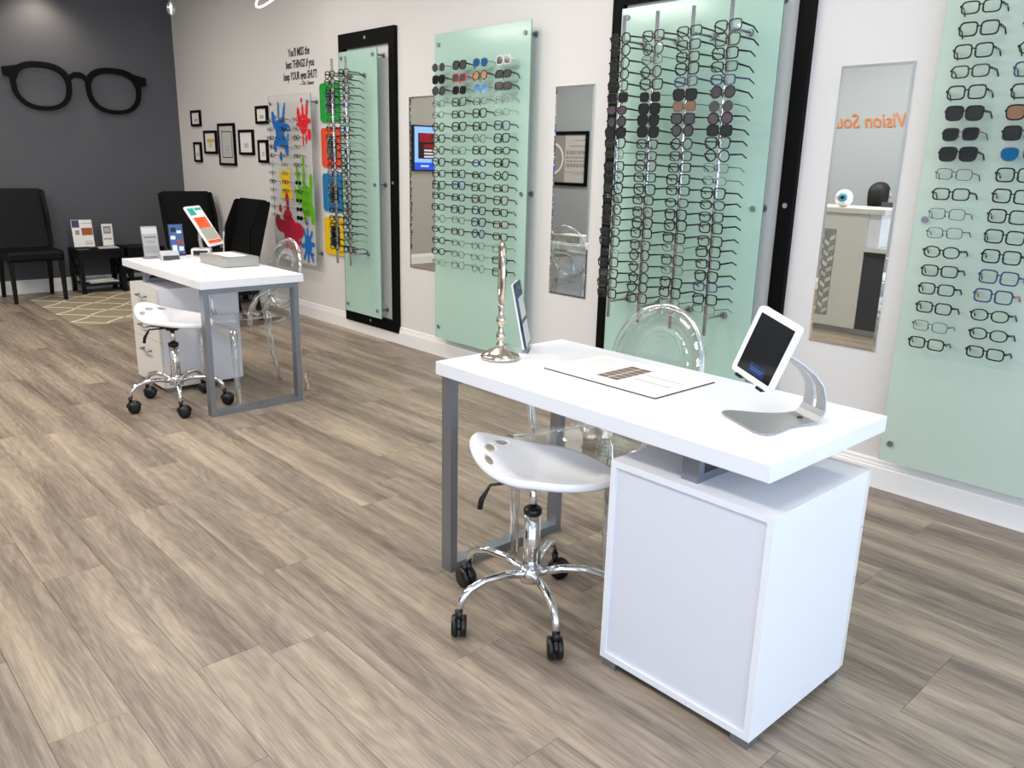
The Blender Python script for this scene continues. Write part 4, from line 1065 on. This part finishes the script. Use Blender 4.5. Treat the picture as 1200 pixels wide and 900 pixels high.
# ------------------------------------------------------------------ what the mirrors see: reception side
YC = -3.47
t = thing('reception_counter', 'pale reception counter with chevron tile inset, seen in the slim mirror', 'counter', (-3.2, YC, 0))
def L(x): return x+3.2
bm = B(); box(bm, L(-3.95), L(-3.17), -.55, 0, .05, 1.055); obj('tall_body', bm, 'counter', t)
bm = B(); box(bm, L(-3.98), L(-3.02), -.58, .03, 1.056, 1.10, bev=.003); obj('tall_top', bm, 'counter', t)
bm = B(); box(bm, L(-3.95), L(-2.15), -.5, -.02, 0, .049); obj('plinth', bm, 'alu', t)
bm = B(); box(bm, L(-3.168), L(-2.15), -.45, -.015, .05, .735); obj('low_body', bm, 'counter_dark', t)
bm = B(); box(bm, L(-3.168), L(-2.12), -.55, .03, .736, .775, bev=.003); obj('low_top', bm, 'counter', t)
bm = B(); box(bm, L(-3.168), L(-3.06), -.30, -.02, .776, 1.055); obj('riser', bm, 'laminate', t)
bm = B(); box(bm, L(-3.83), L(-3.435), .0005, .006, .14, .91)
inset = obj('tile_inset', bm, 'alu', t)
for j in range(15):
    for i in range(4):
        for s in (-1, 1):
            if (i*7+j*3+s) % 1 == 0:
                bm = B(); xm = L(-3.83)+.050+i*.0985; z0 = .15+j*.0465
                w_ = .047
                prism(bm, [(xm, z0), (xm+s*w_, z0-.0+.028 if False else z0+.028), (xm+s*w_, z0+.028+.036), (xm, z0+.036)], .0062, .0095, 'Y')
                if z0+.064 < .9: obj('tile', bm, ['counter', 'ink_grey', 'paper_grey', 'metal_grey'][(j+i*(2 if s > 0 else 1)) % 4], inset)
                else: bm.free()
t = thing('eyeball_ornament', 'blue-iris eyeball ornament on the reception counter top', 'ornament', (-3.45, -3.56, 1.178))
bm = B(); bmesh.ops.create_uvsphere(bm, u_segments=28, v_segments=16, radius=.077)
for f in bm.faces: f.smooth = True
obj('eyeball', bm, 'eye_white', t)
for nm, m, rr, off in (('iris', 'eye_blue', .040, .0658), ('pupil', 'black', .019, .0750)):
    bm = B(); lathe(bm, [(rr, 0), (rr*.95, .004), (rr*.5, .0085), (.001, .0095)], 20)
    o = obj(nm, bm, m, t); o.rotation_euler = Vector((.25, .95, .12)).to_track_quat('Z', 'Y').to_euler(); o.location = Vector((.25, .95, .12)).normalized()*off
t = thing('computer_monitor', 'dark computer monitor behind the reception counter', 'monitor', (-3.05, -3.98, .776), math.radians(185))
bm = B(); box(bm, -.25, .25, -.01, .02, .07, .37, bev=.004); obj('screen_housing', bm, 'counter_dark', t)
bm = B(); box(bm, -.02, .02, .02, .04, .02, .2); box(bm, -.1, .1, -.06, .1, 0, .015); obj('stand', bm, 'black', t)

# person behind the counter, only hair and shoulders reach the mirror
def person(loc, rz):
    t = thing('person', 'person with long dark hair in black top seated behind the reception counter', 'person', loc, rz)
    me = D.meshes.new('body')
    J = [((0, 0, .50), .125), ((0, .01, .70), .115), ((0, .0, .90), .125), ((0, .0, 1.00), .095), ((0, -.005, 1.07), .050), ((0, -.015, 1.13), .055), ((0, -.02, 1.20), .082), ((0, -.015, 1.265), .068),
         ((-.17, 0, .99), .060), ((-.22, -.05, .76), .045), ((-.16, -.26, .70), .035), ((-.13, -.33, .70), .030),
         ((.17, 0, .99), .060), ((.22, -.05, .76), .045), ((.16, -.26, .70), .035), ((.13, -.33, .70), .030),
         ((-.10, -.05, .50), .090), ((-.12, -.42, .50), .065), ((-.12, -.45, .10), .045), ((-.12, -.55, .05), .035),
         ((.10, -.05, .50), .090), ((.12, -.42, .50), .065), ((.12, -.45, .10), .045), ((.12, -.55, .05), .035)]
    E = [(0, 1), (1, 2), (2, 3), (3, 4), (4, 5), (5, 6), (6, 7), (3, 8), (8, 9), (9, 10), (10, 11), (3, 12), (12, 13), (13, 14), (14, 15), (0, 16), (16, 17), (17, 18), (18, 19), (0, 20), (20, 21), (21, 22), (22, 23)]
    vs = [Vector(p) for p, _ in J]; rs = [q for _, q in J]
    for s, base in ((-1, 11), (1, 15)):       # five fingers on each hand
        for k, dx in enumerate((-.024, -.008, .008, .024)):
            n0 = len(vs); vs += [vs[base]+Vector((dx, -.05, .0)), vs[base]+Vector((dx*1.1, -.095+abs(dx)*.4, -.012))]; rs += [.009, .008]
            E += [(base, n0), (n0, n0+1)]
        n0 = len(vs); vs += [vs[base]+Vector((-s*.035, -.02, 0)), vs[base]+Vector((-s*.05, -.05, -.008))]; rs += [.010, .009]; E += [(base, n0), (n0, n0+1)]
    me.from_pydata([tuple(v) for v in vs], E, [])
    o = D.objects.new('body', me); COL.objects.link(o); o.parent = t
    sk = o.modifiers.new('skin', 'SKIN')
    for i, q in enumerate(rs): me.skin_vertices[0].data[i].radius = (q, q)
    me.skin_vertices[0].data[0].use_root = True
    ss = o.modifiers.new('sub', 'SUBSURF'); ss.levels = 2; ss.render_levels = 2
    bpy.context.view_layer.update()
    m2 = D.meshes.new_from_object(o.evaluated_get(bpy.context.evaluated_depsgraph_get()))
    o.modifiers.clear(); o.data = m2
    m2.materials.clear(); m2.materials.append(M['cloth_black']); m2.materials.append(M['skin'])
    for p in m2.polygons:
        c = p.center; p.use_smooth = True
        p.material_index = 1 if (c.z > 1.06 or (c.y < -.30 and c.z > .6)) else 0
    for s in (-1, 1):
        bm = B(); bmesh.ops.create_uvsphere(bm, u_segments=10, v_segments=8, radius=.011, matrix=Matrix.Translation((s*.03, -.092, 1.205))); obj('eye', bm, 'eye_white', t)
        bm = B(); bmesh.ops.create_uvsphere(bm, u_segments=10, v_segments=8, radius=.016, matrix=Matrix.Translation((s*.082, -.015, 1.19)) @ Matrix.Diagonal((.5, .9, 1.4, 1))); obj('ear', bm, 'skin', t)
    bm = B(); prism(bm, [(-.095, 1.205), (-.118, 1.17), (-.09, 1.165)], -.012, .012, 'X'); obj('nose', bm, 'skin', t)
    bm = B(); box(bm, -.022, .022, -.092, -.086, 1.138, 1.146); obj('mouth', bm, 'sp_crimson', t)
    bm = B(); bmesh.ops.create_uvsphere(bm, u_segments=24, v_segments=16, radius=1)
    for v in bm.verts:
        x, y, z = v.co
        lo = max(0, -z)
        v.co = Vector((x*.105*(1+.15*lo), .012+y*.105 if y > -.2 else .012-.02+y*.06*(1 if z > .3 else .2), 1.215+z*(.105 if z > 0 else .26)))
    for f in bm.faces: f.smooth = True
    obj('hair', bm, 'hair', t)
    return t
person((-3.50, -4.40, 0), math.radians(25))
t = thing('office_chair', 'dark office chair under the person behind the reception counter', 'chair', (-3.50, -4.37, 0), math.radians(25))
bm = B(); box(bm, -.23, .23, -.2, .2, .33, .385, bev=.015); obj('seat', bm, 'cloth_black', t)
bm = B(); box(bm, -.21, .21, .19, .23, .45, .95, bev=.015); obj('backrest', bm, 'cloth_black', t)
bm = B(); tube(bm, [(0, 0, .06), (0, 0, .33)], .025, 10); box(bm, -.02, .02, .0, .21, .31, .33); box(bm, -.02, .02, .195, .215, .31, .5); obj('post', bm, 'black', t)
for k in range(5):
    a = 2*PI*k/5; bm = B(); tube(bm, [(0, 0, .08), (.26*math.cos(a), .26*math.sin(a), .03)], [.02, .014], 8); lathe(bm, [(.02, 0), (.024, .01), (.02, .04)], 10, 0, (.26*math.cos(a), .26*math.sin(a), 0)); obj('leg', bm, 'black', t)

me = text_mesh('Vision Source', .2, .004, 'LEFT', .25)
xs = [v.co.x for v in me.vertices]; s = .95/(max(xs)-min(xs))
for v in me.vertices: v.co = Vector((v.co.x*s, v.co.y*1.0, v.co.z))
me.materials.append(M['orange'])
tag(obj('wall_sign', me, None, None, (-3.585, YL+.006, 1.85), (PI/2, 0, PI)), 'orange script sign lettering on the wall behind reception', 'sign')

t = thing('wall_television', 'wall television on the grey wall opposite end, seen in narrow mirror', 'television', (XF, -3.62, 1.58))
bm = B(); box(bm, .002, .05, -.48, .48, -.30, .30, bev=.004); obj('housing', bm, 'black', t)
bm = B()
def sc_rect(y0, y1, z0, z1, mi, k): box(bm, .0505+.0004*k, .0508+.0004*k, y0, y1, z0, z1, mi)
sc_rect(-.46, .46, -.285, .28, 0, 0); sc_rect(-.40, .40, -.14, .20, 1, 1); sc_rect(-.30, .38, .08, .20, 2, 2); sc_rect(-.3, .3, .0, .05, 2, 2)
for k in range(3): sc_rect(-.22, .30, -.125+.042*k, -.10+.042*k, 3, 2)
sc_rect(-.46, .46, -.285, -.19, 4, 1); sc_rect(.22, .36, -.25, -.225, 3, 2)
obj('screen', bm, ['scr_sky', 'scr_dark', 'scr_red', 'scr_text', 'scr_blue'], t)

t = thing('framed_poster', 'large black framed poster with pale spectacles photo, seen in middle mirror', 'poster', (-8.37, YL, 1.49), PI)
bm = B(); R = lambda k: [(-.52+k, -.37+k), (.52-k, -.37+k), (.52-k, .37-k), (-.52+k, .37-k)]
ringprism(bm, R(0), R(.045), -.03, -.001); obj('frame', bm, 'frame_black', t)
bm = B(); prism(bm, R(.04), -.012, -.006); obj('print', bm, 'paper_grey', t)
bm = B(); box(bm, -.08, .48, -.0135, -.0122, -.33, .33); obj('photo', bm, 'ink_grey', t)
bm = B()
ringprism(bm, [(x*9.5+.17, z*10) for x, z in lens_outline('round')], [(x*8.3+.17, z*8.6) for x, z in lens_outline('round')], -.017, -.0137); obj('spectacle_print', bm, 'paper', t)
bm = B()
for k, (z, hh, a) in enumerate(((.24, .015, .2), (.16, .02, .3), (.06, .05, .36), (.005, .025, .36), (-.045, .025, .34), (-.115, .05, .36), (-.19, .012, .36), (-.215, .012, .2))):
    x = -.46
    rgk = random.Random(k)
    while x < -.46+a:
        wq = rgk.uniform(.02, .05); box(bm, x, min(x+wq, -.46+a), -.0135, -.0122, z, z+hh); x += wq+.014
obj('text_print', bm, 'ink_grey', t)
